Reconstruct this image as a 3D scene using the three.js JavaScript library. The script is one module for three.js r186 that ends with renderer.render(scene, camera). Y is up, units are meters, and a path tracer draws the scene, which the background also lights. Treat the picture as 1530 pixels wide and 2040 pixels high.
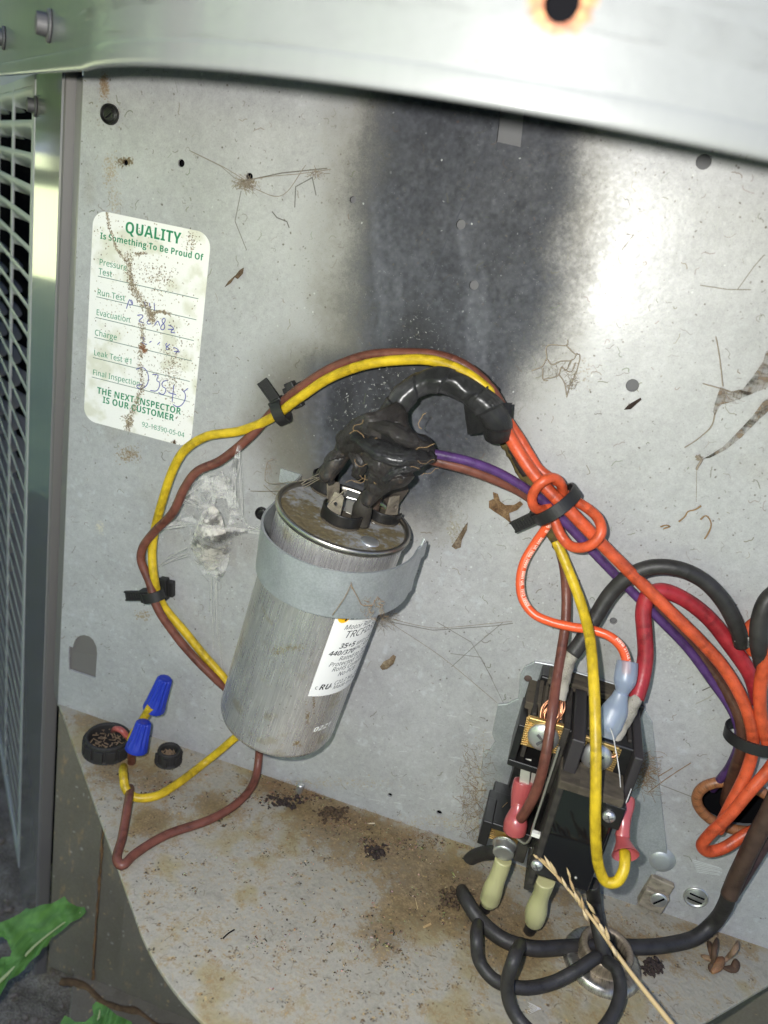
import * as THREE from 'three';
import { mergeGeometries, mergeVertices } from 'three/addons/utils/BufferGeometryUtils.js';
import { RoundedBoxGeometry } from 'three/addons/geometries/RoundedBoxGeometry.js';
import { TessellateModifier } from 'three/addons/modifiers/TessellateModifier.js';
import { MarchingCubes } from 'three/addons/objects/MarchingCubes.js';

// ---------------------------------------------------------------- camera, sky, sun, flash, exposure
// world: origin at the foot of the perpendicular from the lens to the panel; x along the panel, y up, z out of it; metres
const scene = new THREE.Scene();
const RM = [[0.94901037, 0.25514377, -0.18515123], [0.17949416, -0.92015589, -0.34798704], [-0.25915473, 0.29700974, -0.9190343]];
const FOC = 1550.2, EYE = new THREE.Vector3(0, 0, 0.3);
const V = (x, y, z) => new THREE.Vector3(x, y, z);
const MM = 0.001;
const camera = new THREE.PerspectiveCamera(2 * Math.atan(1020 / FOC) * 180 / Math.PI, 0.75, 0.01, 400);
{
  const m = new THREE.Matrix4().makeBasis(V(RM[0][0], RM[1][0], RM[2][0]), V(-RM[0][1], -RM[1][1], -RM[2][1]), V(-RM[0][2], -RM[1][2], -RM[2][2]));
  camera.quaternion.setFromRotationMatrix(m); camera.position.copy(EYE); camera.updateMatrixWorld();
  camera.focus = 0.315; camera.userData.fStop = 11;
}
const renderer = new THREE.WebGLRenderer({ antialias: true });
renderer.toneMapping = THREE.LinearToneMapping;
renderer.toneMappingExposure = 5;
renderer.shadowMap.enabled = true;

let seed = 7;
const rnd = () => { seed = (seed + 0x6D2B79F5) | 0; let t = Math.imul(seed ^ (seed >>> 15), 1 | seed); t = (t + Math.imul(t ^ (t >>> 7), 61 | t)) ^ t; return ((t ^ (t >>> 14)) >>> 0) / 4294967296; };
const rr = (a, b) => a + (b - a) * rnd();
const hash = (x, y) => { let h = Math.imul(x, 374761393) + Math.imul(y, 668265263) | 0; h = Math.imul(h ^ (h >>> 13), 1274126177); return ((h ^ (h >>> 16)) >>> 0) / 4294967296; };
const noise = (x, y) => { const i = Math.floor(x), j = Math.floor(y); let u = x - i, v = y - j; u = u * u * (3 - 2 * u); v = v * v * (3 - 2 * v); const a = hash(i, j), b = hash(i + 1, j), c = hash(i, j + 1), d = hash(i + 1, j + 1); return a + (b - a) * u + (c - a) * v + (a - b - c + d) * u * v; };
const fbm = (x, y, n = 4) => { let s = 0, a = 0.5, t = 0; for (let i = 0; i < n; i++) { s += a * noise(x, y); t += a; a *= 0.5; x = x * 2.03 + 17.3; y = y * 2.03 + 5.1; } return s / t; };
const noise3 = (x, y, z) => (noise(x + 31.7 * Math.floor(z), y + 11.3) * (1 - (z - Math.floor(z))) + noise(x + 31.7 * (Math.floor(z) + 1), y + 11.3) * (z - Math.floor(z)));
const clamp = (v, a = 0, b = 1) => Math.min(b, Math.max(a, v));
const sstep = (a, b, v) => { const t = clamp((v - a) / (b - a)); return t * t * (3 - 2 * t); };

{ // open sky, blue with thin cloud
  const w = 512, h = 256, d = new Float32Array(w * h * 4);
  for (let j = 0; j < h; j++) for (let i = 0; i < w; i++) {
    const el = Math.max(0, (j + 0.5) / h * 180 - 90) / 90, az = i / w;
    const c = fbm(6 * Math.cos(az * 6.2832) + 20, 6 * Math.sin(az * 6.2832) + 20 + el * 9, 4), cl = 0.35 * sstep(0.5, 0.75, c) * sstep(0.05, 0.3, el);
    const k = Math.pow(1 - el, 3), o = (j * w + i) * 4;
    d[o] = (0.20 + 0.42 * k) * (1 - cl) + 0.9 * cl; d[o + 1] = (0.36 + 0.36 * k) * (1 - cl) + 0.92 * cl; d[o + 2] = (0.85 + 0.1 * k) * (1 - cl) + cl; d[o + 3] = 1;
  }
  const t = new THREE.DataTexture(d, w, h, THREE.RGBAFormat, THREE.FloatType);
  t.mapping = THREE.EquirectangularReflectionMapping; t.magFilter = THREE.LinearFilter; t.needsUpdate = true;
  scene.background = t; scene.environment = t; scene.backgroundIntensity = 0.17; scene.environmentIntensity = 0.17;
}
const sun = new THREE.DirectionalLight(new THREE.Color(1, 0.95, 0.86), 5);
sun.name = 'sun'; sun.position.set(4.5, 7.5, -5.2); sun.castShadow = true; sun.shadow.mapSize.set(2048, 2048);
Object.assign(sun.shadow.camera, { left: -12, right: 12, top: 12, bottom: -12, near: 0.1, far: 40 });
scene.add(sun, sun.target);
// the lamp of the phone that takes the picture: its highlight on the panel and its shadows, thin and down to the right, show it just left of the lens
const flash = new THREE.PointLight(new THREE.Color(1, 0.985, 0.955), 0.078, 0, 2);
flash.name = 'phone_flash'; flash.position.set(-0.016, 0.005, 0.299); flash.castShadow = true; flash.shadow.radius = 0.12; scene.add(flash);

// ---------------------------------------------------------------- helpers
const ray = (px, py) => { const a = (px - 765) / FOC, b = (py - 1020) / FOC; return V(RM[0][0] * a + RM[0][1] * b + RM[0][2], RM[1][0] * a + RM[1][1] * b + RM[1][2], RM[2][0] * a + RM[2][1] * b + RM[2][2]); };
const at = (px, py, z = 0) => { const d = ray(px, py); return EYE.clone().addScaledVector(d, (z * MM - EYE.z) / d.z); };           // z mm in front of the panel
const FLOOR = -0.265;
const onF = (px, py, h = 0) => { const d = ray(px, py); return EYE.clone().addScaledVector(d, (FLOOR + h * MM) / d.y); };           // h mm above the shelf
const onPlane = (px, py, p, n) => { const d = ray(px, py); return EYE.clone().addScaledVector(d, p.clone().sub(EYE).dot(n) / d.dot(n)); };
const names = {};
const numbered = n => { const k = names[n] = (names[n] ?? -1) + 1; return k ? `${n}_${String(k).padStart(3, '0')}` : n; };
const shade = o => { o.castShadow = o.receiveShadow = true; return o; };
function tag(o, label, category, group, kind) { if (label) o.userData.label = label; if (category) o.userData.category = category; if (group) o.userData.group = group; if (kind) o.userData.kind = kind; return o; }
function thing(name, label, category, pos, group) { const g = new THREE.Group(); g.name = numbered(name); if (pos) g.position.copy(pos); scene.add(g); g.updateMatrixWorld(); return tag(g, label, category, group); }
// a part whose geometry is given in world coordinates, moved into the axes of its parent
function part(parent, name, geo, mat, label) {
  const m = shade(new THREE.Mesh(geo, mat)); m.name = name; parent.updateWorldMatrix(true, false);
  if (parent !== scene) geo.applyMatrix4(parent.matrixWorld.clone().invert());
  parent.add(m); if (label) m.userData.label = label; return m;
}
function solo(name, geo, mat, label, category, group, kind) { // a thing of one mesh
  geo.computeBoundingBox(); const c = new THREE.Vector3(); geo.boundingBox.getCenter(c); geo.translate(-c.x, -c.y, -c.z);
  const m = shade(new THREE.Mesh(geo, mat)); m.name = numbered(name); m.position.copy(c); scene.add(m); return tag(m, label, category, group, kind);
}
const clean = g => { let o = g.index ? g.toNonIndexed() : g; for (const k of Object.keys(o.attributes)) if (!['position', 'normal', 'uv'].includes(k)) o.deleteAttribute(k); if (!o.attributes.uv) o.setAttribute('uv', new THREE.BufferAttribute(new Float32Array(o.attributes.position.count * 2), 2)); return o; };
const merge = a => mergeGeometries(a.map(clean));
const basis = (o, x, y, z) => new THREE.Matrix4().makeBasis(x, y, z).setPosition(o);
function frameZ(o, z, up = V(0, 1, 0)) { z = z.clone().normalize(); const x = up.clone().cross(z); if (x.lengthSq() < 1e-9) x.set(1, 0, 0); x.normalize(); return basis(o, x, z.clone().cross(x), z); }  // local z along z
function frameY(o, y, fwd = V(0, 0, 1)) { y = y.clone().normalize(); const x = y.clone().cross(fwd).normalize(); return basis(o, x, y, x.clone().cross(y)); }                      // local y along y
const curve = pts => new THREE.CatmullRomCurve3(pts, false, 'centripetal');
// sweep a round section of changing radius along a curve
function sweep(c, rf, step = 1.2, m = 12, capped = true) {
  const len = c.getLength(), n = Math.max(6, Math.ceil(len / (step * MM))), fr = c.computeFrenetFrames(n, false), pos = [], uv = [], idx = [];
  const add = (i, r, k) => { const p = c.getPointAt(i / n), N = fr.normals[i], B = fr.binormals[i]; for (let j = 0; j <= m; j++) { const a = j / m * 6.283185, q = k * r(i / n, a, i * len / n); pos.push(p.x + (N.x * Math.cos(a) + B.x * Math.sin(a)) * q, p.y + (N.y * Math.cos(a) + B.y * Math.sin(a)) * q, p.z + (N.z * Math.cos(a) + B.z * Math.sin(a)) * q); uv.push(i * len / n, j / m); } };
  const r = typeof rf === 'function' ? rf : () => rf * MM;
  if (capped) { add(0, r, 0.001); add(0, r, 0.8); }
  for (let i = 0; i <= n; i++) add(i, r, 1);
  if (capped) { add(n, r, 0.8); add(n, r, 0.001); }
  const rows = pos.length / 3 / (m + 1);
  for (let i = 0; i < rows - 1; i++) for (let j = 0; j < m; j++) { const a = i * (m + 1) + j, b = a + m + 1; idx.push(a, a + 1, b, b, a + 1, b + 1); }
  const g = new THREE.BufferGeometry(); g.setAttribute('position', new THREE.Float32BufferAttribute(pos, 3)); g.setAttribute('uv', new THREE.Float32BufferAttribute(uv, 2)); g.setIndex(idx); g.computeVertexNormals();
  const N = g.attributes.normal; for (let i = 0; i < rows; i++) { const a = i * (m + 1), b = a + m; const x = N.getX(a) + N.getX(b), y = N.getY(a) + N.getY(b), z = N.getZ(a) + N.getZ(b), l = Math.hypot(x, y, z) || 1; N.setXYZ(a, x / l, y / l, z / l); N.setXYZ(b, x / l, y / l, z / l); }
  return g;
}
const P3 = a => a.map(([x, y, z, f]) => f ? onF(x, y, z) : at(x, y, z));   // [pixel, pixel, mm in front of the panel] or [.., mm above the shelf, 1]
function lathe(prof, m = 32) { return new THREE.LatheGeometry(prof.map(([r, y]) => new THREE.Vector2(Math.max(r, 1e-5) * MM, y * MM)), m); }
function rbox(x0, x1, y0, y1, z0, z1, r = 0.4, seg = 2) { const g = new RoundedBoxGeometry((x1 - x0) * MM, (y1 - y0) * MM, (z1 - z0) * MM, seg, Math.min(r, (x1 - x0) / 2.01, (y1 - y0) / 2.01, (z1 - z0) / 2.01) * MM); return g.translate((x0 + x1) / 2 * MM, (y0 + y1) / 2 * MM, (z0 + z1) / 2 * MM); }
function poly(pts, holes = []) { const s = new THREE.Shape(pts.map(p => new THREE.Vector2(p.x, p.y))); for (const h of holes) s.holes.push(new THREE.Path(h.map(p => new THREE.Vector2(p.x, p.y)))); return s; }
const circ = (x, y, r, n = 20) => Array.from({ length: n }, (_, i) => ({ x: x + r * Math.cos(-i / n * 6.2832), y: y + r * Math.sin(-i / n * 6.2832) }));
// a plate seen as pixels on the plane z = zf, extruded straight back to zb
function prism(px, zf, zb, bevel = 0.3, holes = []) {
  const g = new THREE.ExtrudeGeometry(poly(px.map(p => at(p[0], p[1], zf)), holes), { depth: Math.max(1e-5, (zf - zb - 2 * bevel) * MM), bevelEnabled: bevel > 0, bevelSize: bevel * MM, bevelThickness: bevel * MM, bevelOffset: -bevel * MM, bevelSegments: 2, curveSegments: 16 });
  return g.translate(0, 0, (zb + bevel) * MM);
}
// a thin plate through points in space
function plate(pts, thick, holes = []) {
  const o = pts[0], n = new THREE.Vector3(); for (let i = 1; i < pts.length - 1; i++) n.add(pts[i].clone().sub(o).cross(pts[i + 1].clone().sub(o))); n.normalize();
  if (n.z < 0) n.negate();
  const ex = pts[1].clone().sub(o).normalize(), ey = n.clone().cross(ex), m = basis(o, ex, ey, n), L = p => { const d = p.clone().sub(o); return { x: d.dot(ex), y: d.dot(ey) }; };
  const g = new THREE.ExtrudeGeometry(poly(pts.map(L), holes.map(h => { const c = L(h[0]); return circ(c.x, c.y, h[1] * MM, 14); })), { depth: thick * MM * 0.6, bevelEnabled: true, bevelSize: thick * MM * 0.2, bevelThickness: thick * MM * 0.2, bevelOffset: -thick * MM * 0.2, bevelSegments: 1 });
  return g.translate(0, 0, -thick * MM * 0.3).applyMatrix4(m);
}
function sdfMesh(fn, c, half, res) { // smooth surface of a field, negative inside
  const mc = new MarchingCubes(res, new THREE.MeshStandardMaterial(), false, false, 120000); mc.isolation = 0; const s = mc.size;
  for (let k = 0; k < s; k++) for (let j = 0; j < s; j++) for (let i = 0; i < s; i++) mc.field[i + j * s + k * s * s] = -fn(c.x + half * (i - s / 2) / (s / 2), c.y + half * (j - s / 2) / (s / 2), c.z + half * (k - s / 2) / (s / 2));
  mc.update(); const n = mc.count; const g = new THREE.BufferGeometry();
  g.setAttribute('position', new THREE.BufferAttribute(mc.positionArray.slice(0, n * 3), 3)); g.setAttribute('normal', new THREE.BufferAttribute(mc.normalArray.slice(0, n * 3), 3));
  g.scale(half, half, half).translate(c.x, c.y, c.z); const q = mergeVertices(g, 1e-6); q.computeVertexNormals(); return clean(q);
}
const capsule = (x, y, z, a, b, ra, rb) => { const dx = b.x - a.x, dy = b.y - a.y, dz = b.z - a.z, t = clamp(((x - a.x) * dx + (y - a.y) * dy + (z - a.z) * dz) / (dx * dx + dy * dy + dz * dz + 1e-12)); return Math.hypot(x - a.x - dx * t, y - a.y - dy * t, z - a.z - dz * t) - ra - (rb - ra) * t; };
const smin = (a, b, k) => { const h = clamp(0.5 + 0.5 * (b - a) / k); return b + (a - b) * h - k * h * (1 - h); };

// ---------------------------------------------------------------- textures and materials
const canvas = (w, h) => { const c = document.createElement('canvas'); c.width = w; c.height = h; return c; };
const tex = (c, srgb, rep) => { const t = new THREE.CanvasTexture(c); if (srgb) t.colorSpace = THREE.SRGBColorSpace; t.wrapS = t.wrapT = rep ? THREE.RepeatWrapping : THREE.ClampToEdgeWrapping; if (rep) t.repeat.set(rep, rep); return t; };
function paint(w, h, f) { const c = canvas(w, h), x = c.getContext('2d'), im = x.createImageData(w, h), d = im.data, o = [0, 0, 0]; for (let j = 0; j < h; j++) for (let i = 0; i < w; i++) { f(i, j, o); const k = (j * w + i) * 4; d[k] = clamp(o[0], 0, 255); d[k + 1] = clamp(o[1], 0, 255); d[k + 2] = clamp(o[2], 0, 255); d[k + 3] = 255; } x.putImageData(im, 0, 0); return c; }
const std = o => new THREE.MeshStandardMaterial(o), phy = o => new THREE.MeshPhysicalMaterial(o);
const C = (r, g, b) => new THREE.Color().setRGB(r, g, b);
// grime for wires and plastics: pale, with brown flecks; tiles over 40 mm x one turn
const grimeC = paint(512, 128, (i, j, o) => { const a = noise(i * 0.03, j * 0.03) , b = noise(i * 0.35 + 50, j * 0.35), s = 240 - 46 * sstep(0.3, 0.85, fbm(i * 0.02 + 5, j * 0.04, 4)) - 50 * sstep(0.5, 0.9, a) * b; o[0] = s + 6; o[1] = s; o[2] = s - 8; });
{ const x = grimeC.getContext('2d'); for (let i = 0; i < 130; i++) { x.fillStyle = `rgba(${80 + 50 * rnd() | 0},${65 + 40 * rnd() | 0},50,${rr(0.1, 0.55)})`; x.beginPath(); x.ellipse(rnd() * 512, rnd() * 128, rr(0.5, 3.4), rr(0.4, 1.3), 0, 0, 7); x.fill(); } }
const grime = tex(grimeC, true); grime.wrapS = grime.wrapT = THREE.RepeatWrapping; grime.repeat.set(25, 1);
const grimeS = tex(grimeC, true); grimeS.wrapS = grimeS.wrapT = THREE.RepeatWrapping; grimeS.repeat.set(25, 100);
const wireBump = tex(paint(256, 64, (i, j, o) => { o[0] = o[1] = o[2] = 255 * fbm(i * 0.09, j * 0.12, 3); })); wireBump.wrapS = wireBump.wrapT = THREE.RepeatWrapping; wireBump.repeat.set(25, 1);
const vinyl = (r, g, b, rough = 0.42) => phy({ color: C(r, g, b), map: grime, roughness: rough, bumpMap: wireBump, bumpScale: 0.00012, specularIntensity: 0.8 });
const M = {
  yellow: vinyl(0.66, 0.48, 0.022), brown: vinyl(0.17, 0.062, 0.045), orange: vinyl(0.64, 0.105, 0.04), purple: vinyl(0.085, 0.038, 0.16), red: vinyl(0.36, 0.026, 0.038), black: vinyl(0.034, 0.033, 0.034, 0.5), jacket: vinyl(0.075, 0.047, 0.036, 0.5),
  charred: std({ color: C(0.03, 0.02, 0.015), roughness: 0.85, map: grime, bumpMap: wireBump, bumpScale: 0.0006 }),
  plastic: phy({ color: C(0.012, 0.012, 0.013), roughness: 0.38, map: grimeS }), dusty: std({ color: C(0.085, 0.072, 0.052), roughness: 0.92, map: grimeS }), dustBlack: std({ color: C(0.036, 0.032, 0.027), roughness: 0.7, map: grimeS }),
  steel: std({ color: C(0.66, 0.66, 0.64), metalness: 0.9, roughness: 0.4 }), tin: std({ color: C(0.56, 0.54, 0.47), metalness: 0.6, roughness: 0.45 }), brass: std({ color: C(0.6, 0.4, 0.15), metalness: 0.9, roughness: 0.42 }), copper: std({ color: C(0.7, 0.33, 0.18), metalness: 1, roughness: 0.4 }),
  taupe: phy({ color: C(0.145, 0.135, 0.125), roughness: 0.4 }), blue: phy({ color: C(0.01, 0.03, 0.32), roughness: 0.42 }), sheath: std({ color: C(0.36, 0.35, 0.31), roughness: 0.8, map: grime }),
  dark: phy({ color: C(0.006, 0.006, 0.007), roughness: 1, specularIntensity: 0 }), rust: std({ color: C(0.16, 0.07, 0.035), roughness: 0.9 }), web: std({ color: C(0.26, 0.22, 0.17), roughness: 1 }), silk: std({ color: C(0.62, 0.6, 0.57), roughness: 1 }), straw: std({ color: C(0.5, 0.36, 0.18), roughness: 0.8 }),
};
// ---------------------------------------------------------------- the panel's surface: zinc, smoke stain, rust, dust
const WX0 = -215, WX1 = 185, WY0 = -270, WY1 = 100, WW = 2048, WH = 1894, KX = WW / (WX1 - WX0), KY = WH / (WY1 - WY0);
const wc = (px, py) => { const p = at(px, py); return [(p.x * 1000 - WX0) * KX, (WY1 - p.y * 1000) * KY]; };
const inside = (P, x, y) => { let c = false, dm = 1e9; for (let i = 0, j = P.length - 1; i < P.length; j = i++) { const [xi, yi] = P[i], [xj, yj] = P[j]; if ((yi > y) !== (yj > y) && x < (xj - xi) * (y - yi) / (yj - yi) + xi) c = !c; const dx = xj - xi, dy = yj - yi, t = clamp(((x - xi) * dx + (y - yi) * dy) / (dx * dx + dy * dy)); dm = Math.min(dm, Math.hypot(x - xi - dx * t, y - yi - dy * t)); } return c ? dm : -dm; };
const field = P => { const gw = 256, gh = 237, f = new Float32Array(gw * gh); for (let j = 0; j < gh; j++) for (let i = 0; i < gw; i++) f[j * gw + i] = inside(P, i * WW / (gw - 1), j * WH / (gh - 1)); return (x, y) => { const u = clamp(x / WW * (gw - 1), 0, gw - 1.001), v = clamp(y / WH * (gh - 1), 0, gh - 1.001), i = u | 0, j = v | 0, a = u - i, b = v - j, k = j * gw + i; return (f[k] * (1 - a) + f[k + 1] * a) * (1 - b) + (f[k + gw] * (1 - a) + f[k + gw + 1] * a) * b; }; };
const sootA = field([[790, 60], [765, 190], [742, 260], [722, 400], [712, 520], [712, 640], [716, 700], [640, 740], [622, 840], [655, 940], [760, 1010], [860, 1022], [920, 990], [965, 935], [1000, 880], [1025, 820], [1050, 740], [1085, 620], [1110, 480], [1130, 350], [1142, 230], [1150, 60]].map(p => wc(...p)));
const sootB = field([[740, 60], [705, 250], [690, 420], [672, 560], [640, 680], [540, 750], [520, 840], [570, 940], [640, 1010], [860, 1050], [960, 960], [1040, 840], [1120, 640], [1160, 420], [1185, 200], [1190, 60]].map(p => wc(...p)));
const crust = field([[800, 600], [770, 650], [720, 690], [660, 760], [640, 850], [690, 900], [780, 830], [900, 790], [960, 860], [930, 930], [860, 960], [960, 900], [1000, 760], [900, 680], [850, 600]].map(p => wc(...p)));
const wallSoot = new Float32Array(WW * WH);
const wallC = paint(WW, WH, (i, j, o) => {
  const n1 = fbm(i * 0.012, j * 0.012, 3), n2 = fbm(i * 0.11 + 9, j * 0.11, 3), n3 = noise(i * 0.55, j * 0.55), n4 = noise(i * 0.9 + 70, j * 0.9);
  let L = 161 + 16 * (n1 - 0.5) + 15 * (n2 - 0.5) + 12 * (n3 - 0.5); let r = L, g = L, b = L - 1;
  const pit = sstep(0.78, 0.92, n4 * 0.6 + noise(i * 0.31 + 3, j * 0.31) * 0.4); r -= 26 * pit; g -= 27 * pit; b -= 27 * pit;
  const bl = sstep(0.62, 0.8, fbm(i * 0.055 + 40, j * 0.055, 4)) * (j > 900 + 500 * n1 ? 1 : 0.25); r += 9 * bl; g += 11 * bl; b += 12 * bl;                // white bloom on old zinc
  const sm = sstep(0.6, 0.8, fbm(i * 0.006 + 3, j * 0.004 + 8, 4)); r -= 12 * sm; g -= 14 * sm; b -= 18 * sm;                                     // dusty smears
  const wob = (n1 - 0.5) * 46 + (n2 - 0.5) * 30, grit = (n3 - 0.5) * 34 + (n4 - 0.5) * 26;
  const drift = 70 * (fbm(i * 0.006 + 60, j * 0.0022 + 7, 3) - 0.5), a = sstep(-52, 44, sootA(i, j) + wob + drift + grit * 0.45), h = sstep(-90, 70, sootB(i, j) + wob * 1.3 + drift * 1.4 + grit * 0.5);
  const s = Math.max(a, h * 0.5); wallSoot[j * WW + i] = s;
  const sp = sstep(0.8, 0.96, noise(i * 0.42 + 11, j * 0.42 + 5) * 0.7 + n4 * 0.3) * sstep(0.35, 0.6, fbm(i * 0.004 + 2, j * 0.004, 2) + 0.1);
  const st = sstep(0.52, 0.75, fbm(i * 0.02 - j * 0.006 + 5, j * 0.003, 3));
  let sr = 50 + 38 * (n2 - 0.5) + 24 * (n1 - 0.5) + 70 * sp + 20 * st, sg = sr + 2 - 2 * sp, sb = sr + 8 - 8 * sp;
  r = r * (1 - h * 0.40); g = g * (1 - h * 0.42); b = b * (1 - h * 0.47);
  r += (sr - r) * a; g += (sg - g) * a; b += (sb - b) * a;
  const c = sstep(-10, 40, crust(i, j) + wob), cr = sstep(0.55, 0.7, fbm(i * 0.07 + 21, j * 0.07, 3)), cw = sstep(0.72, 0.85, noise(i * 0.2 + 1, j * 0.2) * 0.55 + n4 * 0.45);
  r *= 1 - 0.42 * c; g *= 1 - 0.42 * c; b *= 1 - 0.4 * c;
  const dk = c * cr * 0.9, wt = c * cw * 0.85; r += (24 - r) * dk; g += (25 - g) * dk; b += (29 - b) * dk; r += (185 - r) * wt; g += (184 - g) * wt; b += (176 - b) * wt;
  o[0] = r; o[1] = g; o[2] = b;
});
{
  const x = wallC.getContext('2d'); x.lineCap = 'round';
  const hair = (px, py, len, w, col, curl = 1) => { let [X, Y] = wc(px, py), a = rnd() * 6.28; x.strokeStyle = col; x.lineWidth = w; x.beginPath(); x.moveTo(X, Y); for (let k = 0; k < 8; k++) { a += rr(-curl, curl); X += Math.cos(a) * len / 8; Y += Math.sin(a) * len / 8; x.lineTo(X, Y); } x.stroke(); };
  const smear = (px, py, rx, ry, n, col, al) => { for (let k = 0; k < n; k++) { const g = () => (rnd() + rnd() + rnd() - 1.5) / 1.5, [X, Y] = wc(px + g() * rx, py + g() * ry); x.fillStyle = col; x.globalAlpha = al * rnd(); x.beginPath(); x.ellipse(X, Y, rr(0.5, 2.6), rr(0.5, 2), rnd() * 3, 0, 7); x.fill(); } x.globalAlpha = 1; };
  for (let k = 0; k < 900; k++) hair(rr(110, 1530), rr(140, 1850), rr(4, 26), rr(0.5, 1.3), `rgba(${60 + 30 * rnd() | 0},${52 + 26 * rnd() | 0},45,${rr(0.25, 0.8)})`, 0.9);
  for (let k = 0; k < 2600; k++) smear(rr(110, 1530), rr(140, 1850), 3, 3, 1, rnd() < 0.88 ? '#4b443b' : '#c9ccc6', 0.8);
  for (let k = 0; k < 500; k++) { const u = rnd(), v = rnd(); smear(rr(120, 1100), rr(1020, 1640), 9, 9, 3, '#d5dbd8', 0.5); }
  // rust and dirt runs
  smear(208, 170, 14, 40, 420, '#7d654a', 0.55); smear(218, 228, 34, 34, 260, '#6b5a48', 0.5); smear(220, 340, 22, 50, 300, '#8d7656', 0.45); smear(228, 400, 20, 60, 220, '#8d7a5e', 0.4); smear(250, 322, 22, 14, 260, '#5c4a36', 0.8);
  smear(490, 365, 34, 22, 260, '#6a5840', 0.6); smear(255, 905, 36, 26, 330, '#7a6242', 0.7); smear(285, 1225, 22, 16, 130, '#80643c', 0.7); smear(200, 1050, 14, 20, 120, '#c2bba4', 0.7); smear(560, 900, 70, 160, 800, '#75706a', 0.3);
  smear(1160, 740, 45, 55, 160, '#6d5f4c', 0.5); smear(520, 1180, 26, 120, 500, '#a9a58f', 0.5); smear(905, 1055, 22, 40, 200, '#7d735c', 0.6); smear(1290, 1560, 50, 110, 330, '#6f604a', 0.4); smear(960, 1560, 40, 130, 900, '#9b8d6d', 0.5); smear(1400, 1600, 60, 60, 260, '#8a8576', 0.5);
  smear(900, 1640, 240, 24, 900, '#a4906a', 0.5); smear(1330, 1290, 80, 110, 420, '#c7cac5', 0.45); smear(620, 1560, 260, 18, 700, '#a08a62', 0.5); smear(1230, 1400, 60, 60, 120, '#5a4f40', 0.6);
  // web threads lying flat, cracks in the soot
  for (const [p, w, c] of [[[[480, 360], [560, 345], [650, 335]], 1.6, '#4c453d'], [[[585, 410], [590, 370], [620, 355], [632, 390]], 1.4, '#3f3a36'], [[[545, 420], [550, 432], [570, 440], [577, 456]], 1.6, '#3f3a36'], [[[380, 300], [440, 330], [470, 355]], 0.9, '#5c564d'], [[[480, 380], [470, 440], [490, 500]], 1.2, '#56504a'], [[[860, 560], [890, 470], [935, 380], [960, 300]], 2, '#2d2f38'], [[[800, 470], [812, 420], [820, 380]], 1.6, '#32343c'], [[[1250, 465], [1262, 470], [1240, 500]], 1.6, '#4c4438'], [[[1398, 566], [1450, 576], [1495, 580]], 1.2, '#57503f'], [[[1470, 574], [1500, 530], [1524, 510]], 1.1, '#57503f'],
    [[[1000, 1240], [940, 1290], [900, 1330]], 1, '#514c44'], [[[780, 1240], [860, 1255], [990, 1245], [1020, 1240]], 1.1, '#4d463d'], [[[870, 1240], [940, 1280], [980, 1350]], 0.9, '#4d463d'], [[[900, 1300], [960, 1310], [1000, 1400]], 0.8, '#4d463d'], [[[1230, 1510], [1300, 1560], [1390, 1590]], 1.2, '#56503f'], [[[1400, 1375], [1425, 1366], [1450, 1362]], 1.8, '#3d3930'], [[[1385, 1400], [1410, 1390], [1440, 1370]], 1.5, '#8d8a7c']]) { x.strokeStyle = c; x.lineWidth = w; x.beginPath(); p.forEach((q, k) => { const [X, Y] = wc(q[0] + rr(-3, 3), q[1] + rr(-3, 3)); k ? x.lineTo(X, Y) : x.moveTo(X, Y); }); x.stroke(); }
  // scratches near the ground lug
  x.strokeStyle = 'rgba(215,222,220,0.75)'; for (let k = 0; k < 7; k++) { x.lineWidth = 1.4; const [a, b] = wc(1380 + k * 1.5, 1713 + k * 4), [c, d] = wc(1436 + rr(-6, 3), 1728 + k * 2.6); x.beginPath(); x.moveTo(a, b); x.lineTo(c, d); x.stroke(); }
  for (let k = 0; k < 60; k++) { const px = rr(660, 1100), py = rr(1380, 1650); x.strokeStyle = `rgba(225,230,226,${rr(0.2, 0.6)})`; x.lineWidth = rr(0.6, 1.6); const [a, b] = wc(px, py), [c, d] = wc(px + rr(4, 22), py + rr(-3, 6)); x.beginPath(); x.moveTo(a, b); x.lineTo(c, d); x.stroke(); }
}
const wallRM = paint(WW / 2, WH / 2, (i, j, o) => { const s = wallSoot[(j * 2) * WW + i * 2], n = noise(i * 0.4, j * 0.4), m = fbm(i * 0.02, j * 0.02, 3); o[0] = 255; o[1] = 255 * clamp(0.4 + 0.1 * (n - 0.5) + 0.16 * (m - 0.5) + s * 0.3); o[2] = 255 * 0.06 * clamp(1 - 1.5 * s); });
const wallB = paint(WW / 2, WH / 2, (i, j, o) => { const s = wallSoot[(j * 2) * WW + i * 2]; const c = sstep(-5, 20, crust(i * 2, j * 2)); o[0] = o[1] = o[2] = clamp(110 + 40 * (noise(i * 0.5, j * 0.5) - 0.5) + 22 * (fbm(i * 0.03, j * 0.03, 3) - 0.5) + s * 120 * (noise(i * 0.36 + 8, j * 0.36) - 0.5) + c * 150 * (fbm(i * 0.12, j * 0.12 + 5, 3) - 0.4), 0, 255); });
const wallMat = std({ map: tex(wallC, true), roughnessMap: tex(wallRM), roughness: 1, metalness: 1, bumpMap: tex(wallB), bumpScale: 0.00013 }); wallMat.metalnessMap = wallMat.roughnessMap;
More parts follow.
